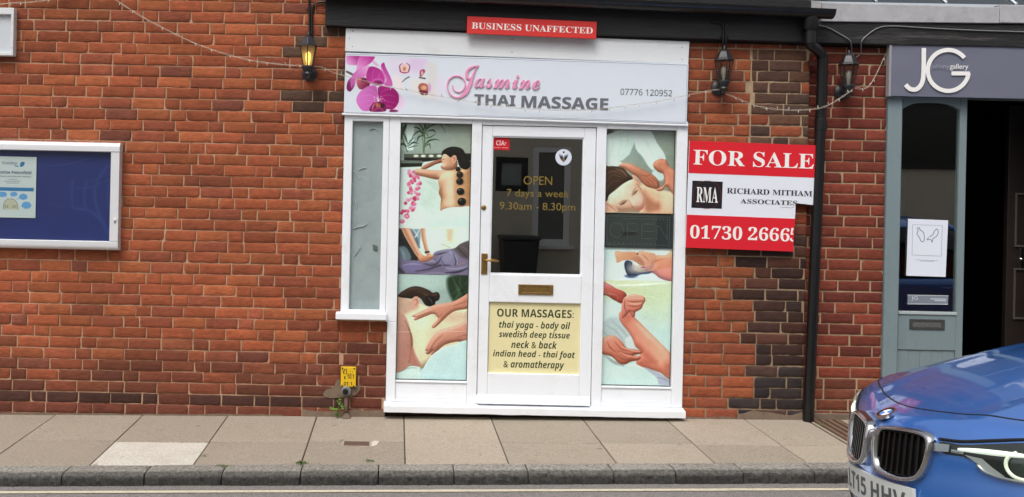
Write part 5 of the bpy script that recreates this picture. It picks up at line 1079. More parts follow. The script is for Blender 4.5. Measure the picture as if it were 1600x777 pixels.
# ============================================================ WALL LANTERNS
M_cast = mat('black_cast_metal', (34, 35, 39), .42, var=.15, vs=20, bump=.2, bs=80)
M_lg = glass('lantern_glass', (.80, .78, .72), rough=.12); M_lamp = mat('white_bulb', (176, 176, 172), .35)
M_lit = mat('lit_bulb', (255, 206, 110), .4, emit=2.6)
def lg_frost():
    m = bpy.data.materials.new('lit_lantern_glass'); m.use_nodes = True; n = m.node_tree.nodes; L = m.node_tree.links; n.clear()  # warm glow of the lit lantern put into the glass tint
    o = n.new('ShaderNodeOutputMaterial'); mx = n.new('ShaderNodeMixShader'); mx.inputs[0].default_value = .5
    t = n.new('ShaderNodeBsdfTransparent'); t.inputs['Color'].default_value = (.93, .87, .70, 1); d = n.new('ShaderNodeBsdfTranslucent'); d.inputs['Color'].default_value = (.80, .74, .60, 1)
    L.new(t.outputs[0], mx.inputs[1]); L.new(d.outputs[0], mx.inputs[2]); L.new(mx.outputs[0], o.inputs['Surface']); return m
def lantern(px, ptop, pbot, label, lit=False):
    Y = -.105; cx = SX(px, 90, Y); zt = SZ(px, ptop, Y); zb = SZ(px, pbot, Y); h = (zt-zb)
    r = thing('wall_lantern', label, 'lantern', (cx, 0, zb), 'wall lanterns')
    f = lambda t: zb+h*t                      # 0 bottom tip, 1 finial
    ph = math.pi/6
    MB().lathe([(.068, f(.685)), (.066, f(.70)), (.056, f(.73)), (.046, f(.80)), (.036, f(.86)), (.020, f(.895)), (.014, f(.91))], cx, Y, 0, 6, phase=ph).build('cap', M_cast, r, bevel=.002)
    MB().lathe([(.012, f(.905)), (.014, f(.92)), (.010, f(.935)), (.012, f(.955)), (.005, f(.98)), (.001, f(1))], cx, Y, 0, 10).build('finial', M_cast, r, smooth=True)
    g = MB().lathe([(.058, f(.69)), (.034, f(.27))], cx, Y, 0, 6, phase=ph, cap=False).build('glass_body', lg_frost() if lit else M_lg, r)
    bars = MB()
    for j in range(6):
        t = ph+j*math.pi/3; bars.tube([(cx+.060*math.cos(t), Y+.060*math.sin(t), f(.69)), (cx+.035*math.cos(t), Y+.035*math.sin(t), f(.27))], .0038, 6)
    bars.build('glazing_bars', M_cast, r)
    MB().lathe([(.037, f(.285)), (.040, f(.265)), (.036, f(.22)), (.026, f(.15)), (.030, f(.12)), (.022, f(.09)), (.012, f(.06)), (.013, f(.03)), (.003, f(0))], cx, Y, 0, 14).build('base', M_cast, r, smooth=True, autos=40)
    bl = MB().lathe([(.010, f(.27)), (.010, f(.34)), (.014, f(.38)), (.019, f(.46)), (.017, f(.54)), (.004, f(.58))], cx, Y, 0, 12).build('bulb', M_lit if lit else M_lamp, r, smooth=True)
    MB().lathe([(.052, -.004), (.052, -.012), (.04, -.022), (.016, -.03)], cx+.002, 0, f(.16), 20, 'Y').build('wall_plate', M_cast, r, smooth=True, autos=30)
    MB().tube(spline([(cx, -.025, f(.16)), (cx, -.05, f(.12)), (cx, -.08, f(.10)), (cx, Y, f(.16))], 5), .011, 8).build('arm', M_cast, r, smooth=True)
    if lit:
        pl_ = bpy.data.lights.new('lamp', 'POINT'); pl_.energy = .18; pl_.color = (1, .74, .40); pl_.shadow_soft_size = .015
        po = bpy.data.objects.new('lamp', pl_); COL.objects.link(po); po.location = (0, Y, h*.5); po.parent = r
    return r
lantern(481.5, 49, 124.5, 'lit black lantern glowing amber, left of the white shop sign', True)
l2 = lantern(1131.5, 70.5, 148, 'unlit black lantern beside the right end of the white shop sign')
dX = SX(1332, 90, -.105)-SX(1131.5, 90, -.105); l3 = copy_tree(l2, label='unlit black lantern nearest the gallery, just right of the black downpipe')
l3.location = (l2.location.x+dX, GY, SZ(1332, 154.5, -.105+GY))
# supply conduits to the lanterns
def conduit(paths, r, m, label, cat='cable', name='cable', clips=()):
    mb = MB()
    for p in paths: mb.tube(spline(p, 8), r, 7)
    o = tag(mb.build(name, m, smooth=True), label, cat)
    if clips:
        for q in clips: MB().box(q[0]-.006, q[0]+.006, q[1]-.006, q[1]+.003, q[2]-.006, q[2]+.006).build('clip', M_gut, o)
    return o
def cpt(px, py, Y): x, z = S(px, py, Y); return (x, Y, z)
conduit([[cpt(483, -14, -.012), cpt(483.5, 20, -.012), cpt(484, 57, -.014)], [cpt(487.5, 58, -.014), cpt(487.5, 22, -.013), cpt(489.5, 10, -.013), cpt(497, 4, -.013), cpt(512, 3, -.02)]], .0075, M_gut, 'black conduit running down to the lit lantern', 'conduit', 'conduit', [cpt(480, 15, -.01), cpt(489, 15, -.01)])
conduit([[cpt(1129.5, 80, -.02), cpt(1129.8, 70, -.074), cpt(1130, 44, -.078), cpt(1126, 36, -.078), cpt(1110, 34, -.078)], [cpt(1134.5, 80, -.02), cpt(1134.3, 70, -.074), cpt(1134, 46, -.078), cpt(1138, 37, -.078), cpt(1152, 35, -.078)]], .0065, M_gut, 'pair of black conduits over the beam above the middle lantern', 'conduit', 'conduit', [cpt(1127, 57, -.075), cpt(1137, 57.5, -.075)])
M_cab = mat('grey_cable', (120, 120, 120), .5)
conduit([[cpt(1278, 39, -.03), cpt(1295, 44, -.027), cpt(1313, 54, -.027), cpt(1328, 64, -.027), cpt(1331, 82, .03), cpt(1331, 92, .03)]], .0042, M_cab, 'grey cable dropping from the gutter end to the third lantern')
conduit([[cpt(1338, 90, .03), cpt(1345, 82, .03), cpt(1346, 66, -.027), cpt(1354, 56, -.027), cpt(1372, 44, -.027), cpt(1395, 41, -.027), cpt(1450, 44, -.027), cpt(1520, 47.5, -.027), cpt(1600, 50, -.027), cpt(1700, 53, -.027)]], .0042, M_cab, 'grey cable rising from the third lantern along the flaking beam', 'cable', 'cable', [cpt(1416, 42, -.022), cpt(1501, 49, -.022)])
# fairy lights
M_wire = mat('clear_wire', (186, 176, 158), .5); M_fl = mat('clear_fairy_bulb', (196, 186, 170), .2)
def fairy(ctrl, label, step, sub=2, r=.0016, name='string_lights'):
    root = thing(name, label, 'string lights', (cpt(*ctrl[0])[0], 0, cpt(*ctrl[0])[2]), 'strings of fairy lights')
    base_ = [Vector(p) for p in spline([cpt(*c) for c in ctrl], 14)]; wm = MB(); P = None
    for k in range(sub):
        pts = []
        for i, p in enumerate(base_):
            t = i*.55+k*math.pi; q = p+Vector((.0, .004*math.sin(t), .004*math.cos(t)+.004*mnoise.noise(Vector((p.x*6, k*5, 0))))); pts.append(q)
        wm.tube(pts, r, 5); P = pts
    wm.build('wire', M_wire, root, smooth=True)
    acc = 0; bm2 = 0; first = None
    for i in range(1, len(base_)):
        acc += (base_[i]-base_[i-1]).length
        if acc > step:
            acc = random.uniform(-.02, .02); p = base_[i]; d = Vector((random.uniform(-.6, .6), random.uniform(-.6, -.1), random.choice((-1, -1, -1, .8)))).normalized()
            b = MB().tube([p, p+d*.010, p+d*.022], [.0026, .0034, .0012], 6); b.build('fairy_bulb', M_fl, root, smooth=True)
    return root
fairy([(150, -30, -.03), (181, 0, -.03), (240, 36, -.03), (310, 70, -.03), (380, 92, -.035), (440, 101, -.05), (476, 103, -.09)], 'fairy lights sagging from the top edge to the lit lantern', .11)
fairy([(486, 103, -.09), (505, 106, -.08), (520, 113, -.075), (545, 120, -.075), (600, 134, -.075), (690, 151, -.075), (780, 166, -.075), (860, 172, -.075), (930, 171, -.075), (1010, 161, -.075), (1060, 152, -.075), (1105, 142, -.08), (1126, 140, -.1)], 'thin fairy lights draped across the white shop sign between two lanterns', .10, r=.0011)
fairy([(1134, 147, -.1), (1150, 153, -.08), (1180, 165, -.07), (1215, 171, -.085), (1260, 172, -.09), (1290, 166, -.085), (1315, 152, -.08), (1332, 141, -.1)], 'looped fairy lights crossing the black downpipe below two lanterns', .07)
fairy([(1336, 138, -.09), (1352, 138, -.04), (1363, 127, .03), (1374, 106, .035), (1387, 78, .035), (1394, 66, .03)], 'short fairy light strand climbing to the grey gallery sign', .07)
fairy([(-30, 12, -.03), (10, 5.5, -.03), (45, 4, -.03), (90, -3, -.03), (140, -20, -.03)], 'fairy lights above the white framed case at the top left corner', .09)

# ============================================================ SMALL THINGS AT THE FOOT OF THE WALL
h_ = lambda x, y, Y=-.03: S(500+x/7.06, 560+y/7.06, Y)
hm = thing('hydrant_marker', 'yellow hydrant plate with black figures on a short post by the shop front', 'marker plate', (SX(543, 650), -.03, 0))
p0, p1 = h_(232, 92), h_(394, 318)
M_yel = mat('yellow_plate', (226, 184, 22), .45, var=.06, vs=20)
plate = MB().box(p0[0], p1[0], -.03, -.018, p1[1], p0[1]).build('plate', M_yel, hm, bevel=.004)
tt = MB()
def hbox(x0, y0, x1, y1): a_ = h_(x0, y0); b2 = h_(x1, y1); return (a_[0], b2[0], b2[1], a_[1])
put_text(tt, sansb('V1'), hbox(246, 116, 296, 166), -.0302, .0008); put_text(tt, sansb('··'), hbox(330, 144, 368, 152), -.0302, .0008); put_text(tt, sansb('10.1'), hbox(300, 180, 374, 226), -.0302, .0008); put_text(tt, '1', hbox(268, 196, 280, 232), -.0302, .0008); put_text(tt, sansb('01.1'), hbox(262, 258, 352, 302), -.0302, .0008)
tt.ribbon([h_(258, 171), h_(366, 176)], .003, -.031, -.0302)
for x, y in ((248, 110), (378, 116), (244, 302), (372, 308)): q = h_(x, y); tt.lathe([(.0001, -.002), (.006, -.0015), (.006, 0)], q[0], -.0302, q[1], 8, 'Y')
tt.build('figures', M_ink, plate)
q = h_(286, 360); MB().lathe([(.028, -.055), (.034, -.05), (.034, -.01)], q[0]+.002, .002, q[1], 20, 'Y').build('collar', mat('grey_plastic', (116, 117, 118), .5, var=.15, vs=30), hm, smooth=True, autos=30)
MB().lathe([(.0001, -.075), (.017, -.074), (.02, -.06), (.02, -.04)], q[0]-.002, .0, q[1], 16, 'Y').build('spigot', M_gut, hm, smooth=True, autos=30)
pb = h_(290, 650); MB().tube([(q[0]+.004, -.03, q[1]-.03), (q[0]+.004, -.028, q[1]-.1), (pb[0]-.002, -.028, pb[1]+.02)], [.014, .013, .015], 12).build('post', mat('rusty_pipe', (112, 92, 80), .8, var=.35, vs=40), hm, smooth=True)
MB().lathe([(.034, -.01), (.03, .008), (.018, .018), (.014, .03)], pb[0], -.03, pb[1], 14).build('footing', M_cem, hm, smooth=True)
cp = MB(); cp.prism([S(500+x/7.06, 560+y/7.06) for x, y in [(30,390),(70,345),(150,320),(185,240),(205,222),(225,260),(240,310),(380,300),(460,296),(440,350),(400,400),(330,430),(240,428),(120,440),(50,425)]], -.0055, .01)
cp.build('cement_patch', M_cem, shop)
# weed
M_leaf = mat('weed_leaf', (86, 132, 40), .5, var=.25, vs=40); M_stem = mat('weed_stem', (96, 110, 50), .6)
wx, wz = h_(190, 660, -.05)
wd = thing('weed', 'small green weed growing where the wall meets the pavement beside the yellow plate', 'plant', (wx, -.05, wz))
st = MB(); lf = MB(); heads = []
for x, y in ((140, 540), (210, 480), (240, 535), (190, 640), (170, 590), (225, 500), (205, 450), (160, 560)):
    t = h_(x, y, -.06); y_ = -.06+random.uniform(-.02, .03); st.tube(spline([(wx, -.045, wz), ((wx+t[0])/2+.005, (y_-.05)/2, (wz+t[1])/2+.012), (t[0], y_, t[1])], 5), .0016, 5); heads.append((t[0], y_, t[1]))
for (x, y, z) in heads:
    for k in range(3):
        a0 = random.uniform(0, 6.28); L_ = random.uniform(.018, .032); w_ = L_*.62; d = Vector((math.cos(a0)*.9, -.45-.3*random.random(), math.sin(a0)*.55)).normalized(); sd = d.cross(Vector((0, -.6, .8))).normalized(); up = sd.cross(d)*.15
        P = Vector((x, y, z)); c = lambda t, s_: P+d*L_*t+sd*w_*s_+up*L_*(1-abs(s_)*2)
        lf.add([P, c(.35, .42), c(.7, .36), c(1.05, 0), c(.7, -.36), c(.35, -.42), c(.5, 0)], [(0,1,6), (1,2,6), (2,3,6), (3,4,6), (4,5,6), (5,0,6)])
st.build('stem', M_stem, wd, smooth=True); lf.build('leaves', M_leaf, wd, smooth=True)
# moss and grass in the kerb joint
ms = MB()
def tuft(px, py, n, sp, hgt):
    d = (EYE+.03)/(((py-CY)*CO-(px-CX)*SI)/FOC); X = ((px-CX)*CO+(py-CY)*SI)/FOC*d; Yw = d-DIST
    for k in range(int(n*.6)):
        x = X+random.gauss(0, sp); y = Yw+random.gauss(0, .012); z = pave(x, y)-.002; a0 = random.uniform(0, 6.28); h = .7*hgt*random.uniform(.4, 1.2)
        lx, ly = math.cos(a0)*h*.6, math.sin(a0)*h*.6; wx_, wy_ = -math.sin(a0)*.0028, math.cos(a0)*.0028
        ms.add([(x-wx_, y-wy_, z), (x+wx_, y+wy_, z), (x+lx*.6+wx_*.8, y+ly*.6+wy_*.8, z+h*.7), (x+lx, y+ly, z+h*.8)], [(0,1,2), (0,2,3)])
for a_ in ((346, 727, 90, .022, .02), (469, 725, 130, .02, .026), (490, 725, 60, .05, .008), (577, 723, 110, .018, .016), (227, 728, 40, .03, .01), (535, 692, 50, .014, .012), (633, 720, 30, .004, .008), (260, 727, 30, .05, .008), (320, 712, 50, .012, .012), (150, 722, 30, .01, .01), (1288, 679, 80, .02, .018), (1230, 700, 30, .02, .008), (710, 726, 25, .05, .006), (827, 726, 25, .03, .008), (1063, 726, 30, .04, .008)): tuft(*a_)
o = ms.build('moss_and_grass', mat('moss_green', (84, 106, 50), .8, var=.3, vs=60)); o['kind'] = 'stuff'; o['label'] = 'tufts of grass and moss in the pavement joints'
# stopcock cover
def gpt(px, py, lift=0.0):
    d = (EYE+.012)/(((py-CY)*CO-(px-CX)*SI)/FOC)
    for _ in range(6):
        X = ((px-CX)*CO+(py-CY)*SI)/FOC*d; Yw = d-DIST; d = (EYE-pave(X, Yw)-lift)/(((py-CY)*CO-(px-CX)*SI)/FOC)
    return X, Yw
a0 = gpt(538, 690); a1 = gpt(577, 698)
sc0 = thing('stopcock_cover', 'small rusty iron cover set in the pavement with pale mortar at its side', 'manhole cover', ((a0[0]+a1[0])/2, (a0[1]+a1[1])/2, pave(a0[0], a0[1])))
X0, X1_, Y1_, Y0 = a0[0], a1[0], a0[1], a1[1]; zc = pave((X0+X1_)/2, (Y0+Y1_)/2)
mb = MB(); mb.box(X0-.012, X1_+.012, Y0-.012, Y0, zc-.03, zc+.004); mb.box(X0-.012, X1_+.012, Y1_, Y1_+.012, zc-.03, zc+.004); mb.box(X0-.012, X0, Y0+.0005, Y1_-.0005, zc-.03, zc+.004); mb.box(X1_, X1_+.012, Y0+.0005, Y1_-.0005, zc-.03, zc+.004)
mb.build('rim', mat('pale_rim', (160, 148, 132), .9, var=.2, vs=40), sc0)
MB().box(X0+.001, X1_-.001, Y0+.001, Y1_-.001, zc-.03, zc+.0015).build('lid', mat('rusty_lid', (92, 70, 58), .8, var=.3, vs=60, bump=1, bs=120), sc0)
mb = MB(); mb.prism([(X1_+.014, 0), (X1_+.06, 0), (X1_+.075, .01), (X1_+.03, .012)], 0, 1)
mb = MB(); q = [(X1_+.013, Y0-.006), (X1_+.045, Y0+.02), (X1_+.06, Y1_), (X1_+.03, Y1_+.01), (X1_+.013, Y1_-.01)]
mb.add([(x, y, pave(x, y)+.004) for x, y in q]+[(x, y, pave(x, y)-.01) for x, y in q], [(0,1,2,3,4)]+[(i, 5+i, 5+(i+1)%5, (i+1)%5) for i in range(5)]); mb.build('mortar', mat('pale_mortar_dab', (196, 188, 172), .9, var=.1), sc0)
# channel drain: iron bars across a dark slot between the two buildings
cd = thing('channel_drain', 'rusty iron channel grating let into the pavement at the foot of the downpipe', 'drain', (3.0, -.45, pave(3, -.45)))
X0, X1_ = 2.852, 3.155
mb = MB(); yb, yf = .0, -.66
def pst(x0, x1, y0, y1, dz0, dz1): 
    mb.add([(x, y, pave(x, y)+dz) for dz in (dz0, dz1) for x, y in ((x0,y0),(x1,y0),(x1,y1),(x0,y1))], [(0,3,2,1),(4,5,6,7),(0,1,5,4),(1,2,6,5),(2,3,7,6),(3,0,4,7)])
pst(X0, X1_, yf, yb, -.06, -.03); mb.build('trough', M_dark, cd)
mb = MB(); pst(X0-.0, X0+.02, yf, yb, -.06, .002); pst(X1_-.07, X1_, yf, yb, -.06, .0); pst(X0+.0205, X1_-.0705, yf, yf+.012, -.05, .001); mb.build('frame', mat('drain_concrete', (150, 138, 120), .9, var=.2, vs=30), cd)
M_rust = mat('rusty_bar', (112, 84, 66), .75, var=.3, vs=30, bump=.6, bs=90)
for k in range(4):
    mb = MB(); xa = X0+.043+k*.05; pst(xa, xa+.026, yf+.0125, yb, -.04, .002); mb.build('bar', M_rust, cd, bevel=.003)
mb = MB(); pst(X0, X1_, kerb_y(3), yf-.001, -.04, .0); mb.build('slab', mat('drain_slab', (160, 148, 130), .9, var=.12, vs=12, bump=.5, bs=200), cd)
# --- orchids printed on the shop sign
oY = -.0478
ob = T1
x0o, z1o = T1.L(541.2, 87); x1o, z0o = T1.L(716, 181.5)
class TArt(Art):
    def __init__(s, x0, x1, z0, z1, T, tile, bg, k=2.4):
        s.r = (x0, x1, z0, z1); s.Y = -.0009; pxm = FOC/DIST*k; s.W = int((x1-x0)*pxm); s.H = int((z1-z0)*pxm)
        s.GX, s.GZ = np.meshgrid(x0+(x1-x0)*np.linspace(0, 1, s.W), z0+(z1-z0)*np.linspace(0, 1, s.H)); c, q = math.cos(T.a), math.sin(T.a)
        X = T.x+s.GX*c+s.GZ*q; Z = T.z-s.GX*q+s.GZ*c; d = DIST+T.Y; a_ = X*FOC/d; b_ = (Z-EYE)*FOC/d; ox, oy, sc = tile
        s.x = (CX+CO*a_+SI*b_-ox)*sc; s.y = (CY+SI*a_-CO*b_-oy)*sc; s.im = np.zeros((s.H, s.W, 3)); s.im[:] = bg; s.g = sc/k; s.sc = sc; s.curve = False
A = TArt(x0o, x1o, z0o, z1o, T1, (535, 75, 7.061), (216, 224, 234))
WH = (226,222,232)
A.poly([(520,100),(640,95),(900,110),(930,150),(880,260),(760,300),(640,290),(560,300),(510,200)], (226,206,232), soft=70, alpha=.5); A.poly([(760,120),(920,130),(900,220),(800,260),(740,200)], (216,182,222), soft=60, alpha=.5)
A.poly([(560,300),(640,320),(670,400),(640,460),(560,400)], (232,222,226), soft=26); A.poly([(760,360),(860,340),(1000,400),(1010,540),(880,540),(760,470)], (228,222,214), soft=50, alpha=.6); A.poly([(930,180),(1040,200),(1040,520),(980,560),(950,400)], (216,210,204), soft=70, alpha=.6); A.blob(1080, 440, 60, 120, (226,216,234), 1, .7)
A.line([(660,376),(700,340),(736,322)], [10,14,16], (112,104,104), soft=6)
for p in ([(640,260),(632,200),(660,172)], [(732,256),(742,200),(706,168)]): A.line(p, [14,12,6], (150,56,84), soft=6)
A.poly([(650,250),(650,200),(680,176),(716,200),(720,250),(684,262)], (236,196,190), soft=8); A.blob(684, 232, 16, 22, (190,120,50), .7, .9); A.line([(634,262),(684,276),(734,266)], [8,14,8], (170,40,84), soft=6)
A.poly([(858,250),(900,236),(912,262),(890,300),(860,320),(852,290)], (166,60,96), soft=8); A.blob(880, 280, 14, 26, (226,190,180), .7, .9); A.line([(850,328),(912,338)], [14,16], (74,60,66), soft=5)
A.poly([(838,420),(870,390),(930,400),(948,440),(940,500),(880,500),(842,460)], (172,92,80), soft=8); A.blob(900, 440, 30, 26, (222,180,140), .7, .9); A.poly([(850,470),(930,476),(940,516),(880,520),(856,500)], (110,30,50), soft=8); A.blob(960, 440, 18, 50, (206,150,206), .8, .8)
P1, P2, P3, P4 = (168,40,132), (198,96,176), (224,160,212), (122,24,86)
def petal(pts, c0, g, veins=()):
    m = A.poly(pts, c0, soft=5, grad=g)
    for v in veins: A.line(v, [2,6,2], P3, soft=7, alpha=.5, within=m)
    return m
petal([(46,90),(340,90),(330,140),(290,180),(180,190),(90,190),(50,170)], P1, (180,100,80,180,P3), ([(90,120),(130,150),(150,180)], [(60,130),(100,160),(130,184)], [(220,100),(210,150),(190,180)]))
petal([(200,90),(345,92),(330,150),(270,196),(200,240),(156,260),(160,190)], (190,52,150), (320,110,180,240,P3), ([(300,110),(240,170),(180,230)],))
A.line([(340,150),(370,180),(400,200)], [20,30,10], (216,150,206), soft=16, alpha=.7)
A.line([(46,262),(80,278),(108,292)], [22,26,24], (96,88,92), soft=6)
petal([(46,440),(60,370),(100,320),(140,320),(150,360),(130,430),(90,480),(60,474)], P4, (60,400,150,350,P3))
petal([(100,320),(180,230),(260,200),(300,206),(270,300),(220,330),(150,350),(120,400),(96,440)], P2, (150,340,260,210,P3), ([(150,320),(200,260),(260,220)],))
A.poly([(156,350),(200,330),(250,336),(300,380),(290,430),(210,460),(170,430)], (206,110,130), soft=8, grad=(160,350,290,430,(110,20,60))); A.blob(240, 350, 30, 20, (84,24,40), .7, .9)
petal([(262,330),(280,240),(310,206),(370,214),(430,250),(466,320),(462,390),(420,400),(330,400),(290,380)], P1, (300,230,440,390,(196,60,156)), ([(330,380),(330,300),(350,240)], [(380,380),(400,320),(410,270)]))
petal([(430,180),(460,164),(480,220),(530,320),(552,390),(546,424),(490,420),(460,400),(478,360),(450,280),(426,220)], (180,40,140), (440,190,540,400,P2), ([(456,200),(490,300),(520,400)],)); A.line([(430,200),(456,280),(486,350),(470,400)], [8,16,14,6], P3, soft=10, alpha=.7)
petal([(560,470),(640,520),(690,580),(680,650),(620,700),(540,690),(560,600)], (222,190,226), (560,520,690,640,(232,214,236)), ([(580,560),(630,600),(660,640)],))
A.poly([(540,680),(610,690),(600,706),(520,706)], P4, soft=10)
A.line([(330,380),(350,356),(400,346),(440,364),(458,400)], [8,18,20,18,8], P2, soft=8); A.blob(395, 388, 48, 26, P4, .7, .9)
petal([(380,440),(350,414),(280,424),(200,480),(156,550),(164,620),(220,690),(300,690),(370,620),(390,540)], P2, (380,560,180,520,(214,120,200)), ([(360,540),(280,520),(190,540)], [(350,580),(280,580),(200,610)], [(340,620),(280,640),(230,670)], [(370,500),(310,460),(250,460)]))
petal([(392,460),(420,420),(500,430),(570,450),(618,510),(620,600),(570,670),(500,676),(430,640),(400,560)], (162,26,120), (420,520,600,620,(146,14,100)), ([(420,540),(500,520),(590,540)], [(430,580),(500,590),(590,610)], [(420,500),(480,460),(550,460)], [(440,620),(500,640),(560,650)]))
A.line([(392,440),(402,500),(404,560)], [6,12,8], P4, soft=8, alpha=.8)
for k in range(34): a0 = rp.uniform(0, 6.28); r0 = rp.uniform(5, 62); A.blob(400+r0*math.cos(a0)*1.1, 572+r0*.7*math.sin(a0), 4, 4, (246,226,244), .8, .8)
A.poly([(306,700),(316,640),(350,604),(400,592),(450,606),(480,640),(470,700)], P4, soft=8); A.line([(330,690),(340,640),(370,610)], [8,14,6], (226,130,150), soft=8, alpha=.8); A.blob(384, 630, 14, 26, (196,130,60), .7, .9); A.blob(436, 636, 32, 26, (62,20,28), .7, .95); A.blob(410, 640, 10, 20, (206,120,120), .8, .8); A.line([(350,690),(400,660),(450,690)], [10,14,10], (190,90,110), soft=8, alpha=.7)
s_f = np.clip((A.x-1040)/160, 0, 1)[..., None]; A.im = A.im*(1-s_f)+np.array((216,224,234))*s_f
po = A.object('orchid_print', mat('printed_orchids', (200, 200, 200), .4, attr='Col', spec=.4)); po.parent = sg
# ============================================================ THE CAR (nose at the right edge of the picture)
M_paint = mat('blue_metallic_paint', (.045, .185, .60), .3, metal=.5, coat=1.0, linear=True, var=.0); M_paint.node_tree.nodes['Principled BSDF'].inputs['Coat IOR'].default_value = 1.9
M_bglass = mat('car_glass', (16, 20, 24), .04, spec=.9); M_trim = mat('black_trim', (14, 14, 16), .45); M_chrome = mat('chrome_metal', (190, 192, 195), .2, metal=1.0)
M_tyre = mat('tyre_rubber', (22, 22, 23), .85); M_rim = mat('alloy_wheel', (150, 152, 156), .3, metal=.9)
HL_ = 2.31; YAW = math.radians(0)
car = thing('car', 'blue metallic car nosing in from the right with twin black grilles', 'car', (1.85+HL_*math.cos(YAW), -2.84+HL_*math.sin(YAW), -.04+.0147*HL_), rot=(-.072, -.0147, YAW))
half = spline([(0,0),(.009,.08),(.040,.2),(.085,.32),(.15,.46),(.235,.6),(.38,.72),(.57,.82),(.80,.876),(1.05,.895),(1.5,.90),(2.2,.90),(3.0,.90),(3.6,.892),(4.1,.85),(4.38,.74),(4.53,.55),(4.60,.3),(4.62,0)], 5)
def norm(i):
    p, q = half[max(i-1, 0)], half[min(i+1, len(half)-1)]; d = Vector((q[0]-p[0], q[1]-p[1])).normalized(); return (-d.y, d.x)
NR = [norm(i) for i in range(len(half))]; NR[0] = (-1, 0); NR[-1] = (1, 0)
def interp(t, tab): return float(np.interp(t, [q[0] for q in tab], [q[1] for q in tab]))
INS = [(0,.12),(.08,.05),(.22,0),(.38,-.022),(.5,-.020),(.62,-.004),(.7,.006),(.82,.014),(.9,.026),(.96,.046),(1,.08)]
ZC = spline([(-.1,.70),(0,.735),(.06,.766),(.14,.798),(.36,.880),(.64,.965),(.95,1.035),(1.3,1.075),(2,1.03),(3.4,1.01),(4.2,1.02),(4.62,.95)], 8)
def zc_(a_): return float(np.interp(a_, [p[0] for p in ZC], [p[1] for p in ZC]))
def deck(a_, y):
    t = min(abs(y)/.9, 1.05); r = .010*math.exp(-((abs(y)-(.30+.22*min(a_, 1.2)))/.05)**2)*min(1, max(0, (a_-.1)/.25))
    dr = float(np.interp(a_, [0, .2, .6, 1.2, 4.62], [.05, .10, .135, .14, .10]))
    return zc_(a_)-dr*t**2.0+r
TOP = [(p[0]-n[0]*.08, p[1]-n[1]*.08) for p, n in zip(half, NR)]; TOP[0] = (.08, 0); TOP[-1] = (4.54, 0)
ZSH = [deck(t[0], t[1]) for t in TOP]
ZF = [0, .05, .1, .18, .3, .42, .55, .66, .75, .82, .88, .92, .955, .98, 1]
mb = MB(); NH = len(half)
for sgn in (1, -1):
    vs = []
    for i in range(NH):
        for zf in ZF:
            ins = interp(zf, INS); z = .2+zf*(ZSH[i]-.2); vs.append((half[i][0]-NR[i][0]*ins-HL_, -sgn*(half[i][1]-NR[i][1]*ins), z))
    m = len(ZF); f = [(i*m+k, (i+1)*m+k, (i+1)*m+k+1, i*m+k+1) for i in range(NH-1) for k in range(m-1)]
    mb.add(vs, f if sgn > 0 else [q[::-1] for q in f])
NCc = 40; vs = []
for i in range(NH):
    for k in range(NCc+1):
        y = TOP[i][1]*(k/NCc*2-1); vs.append((TOP[i][0]-HL_, -y, deck(TOP[i][0], y)))
mb.add(vs, [(i*(NCc+1)+k, i*(NCc+1)+k+1, (i+1)*(NCc+1)+k+1, (i+1)*(NCc+1)+k) for i in range(NH-1) for k in range(NCc)])
body = mb.build('body', M_paint, car, smooth=True, local=True, weld=True)
def on_wall(y, z, proud=0.0):       # point on the front fascia at lateral y, height z
    ay = abs(y); i = 0
    while i < NH-2 and half[i+1][1] < ay: i += 1
    t = (ay-half[i][1])/max(1e-6, half[i+1][1]-half[i][1]); t = min(max(t, 0), 1)
    p = [half[i][k]+(half[i+1][k]-half[i][k])*t for k in (0, 1)]; n = [NR[i][k]+(NR[i+1][k]-NR[i][k])*t for k in (0, 1)]; zs = ZSH[i]+(ZSH[i+1]-ZSH[i])*t
    zf = (z-.2)/(zs-.2); ins = interp(min(max(zf, 0), 1), INS)-proud
    if ay < .05: n = [n[0], n[1]*ay/.05]
    sg_ = 1 if y >= 0 else -1
    return (p[0]-n[0]*ins-HL_, -sg_*(p[1]-n[1]*ins), z)
def patch(mb, outl, proud, n=6):     # fill an outline (y,z) with rings shrinking to its centre, each lying on the body
    cy = sum(p[0] for p in outl)/len(outl); cz = sum(p[1] for p in outl)/len(outl); m = len(outl); vs = []
    for k in range(n+1):
        f = 1-k/n*.985
        for p in outl: vs.append(on_wall(cy+(p[0]-cy)*f, cz+(p[1]-cz)*f, proud))
    fs = [(k*m+i, k*m+(i+1)%m, (k+1)*m+(i+1)%m, (k+1)*m+i) for k in range(n) for i in range(m)]+[tuple(range(n*m, n*m+m))]
    mb.add(vs, fs); return mb
kid = [(.022,.695),(.045,.726),(.13,.738),(.215,.742),(.262,.734),(.279,.705),(.268,.635),(.236,.578),(.165,.556),(.085,.560),(.042,.580),(.024,.635)]
kid = spline(kid, 5, True)
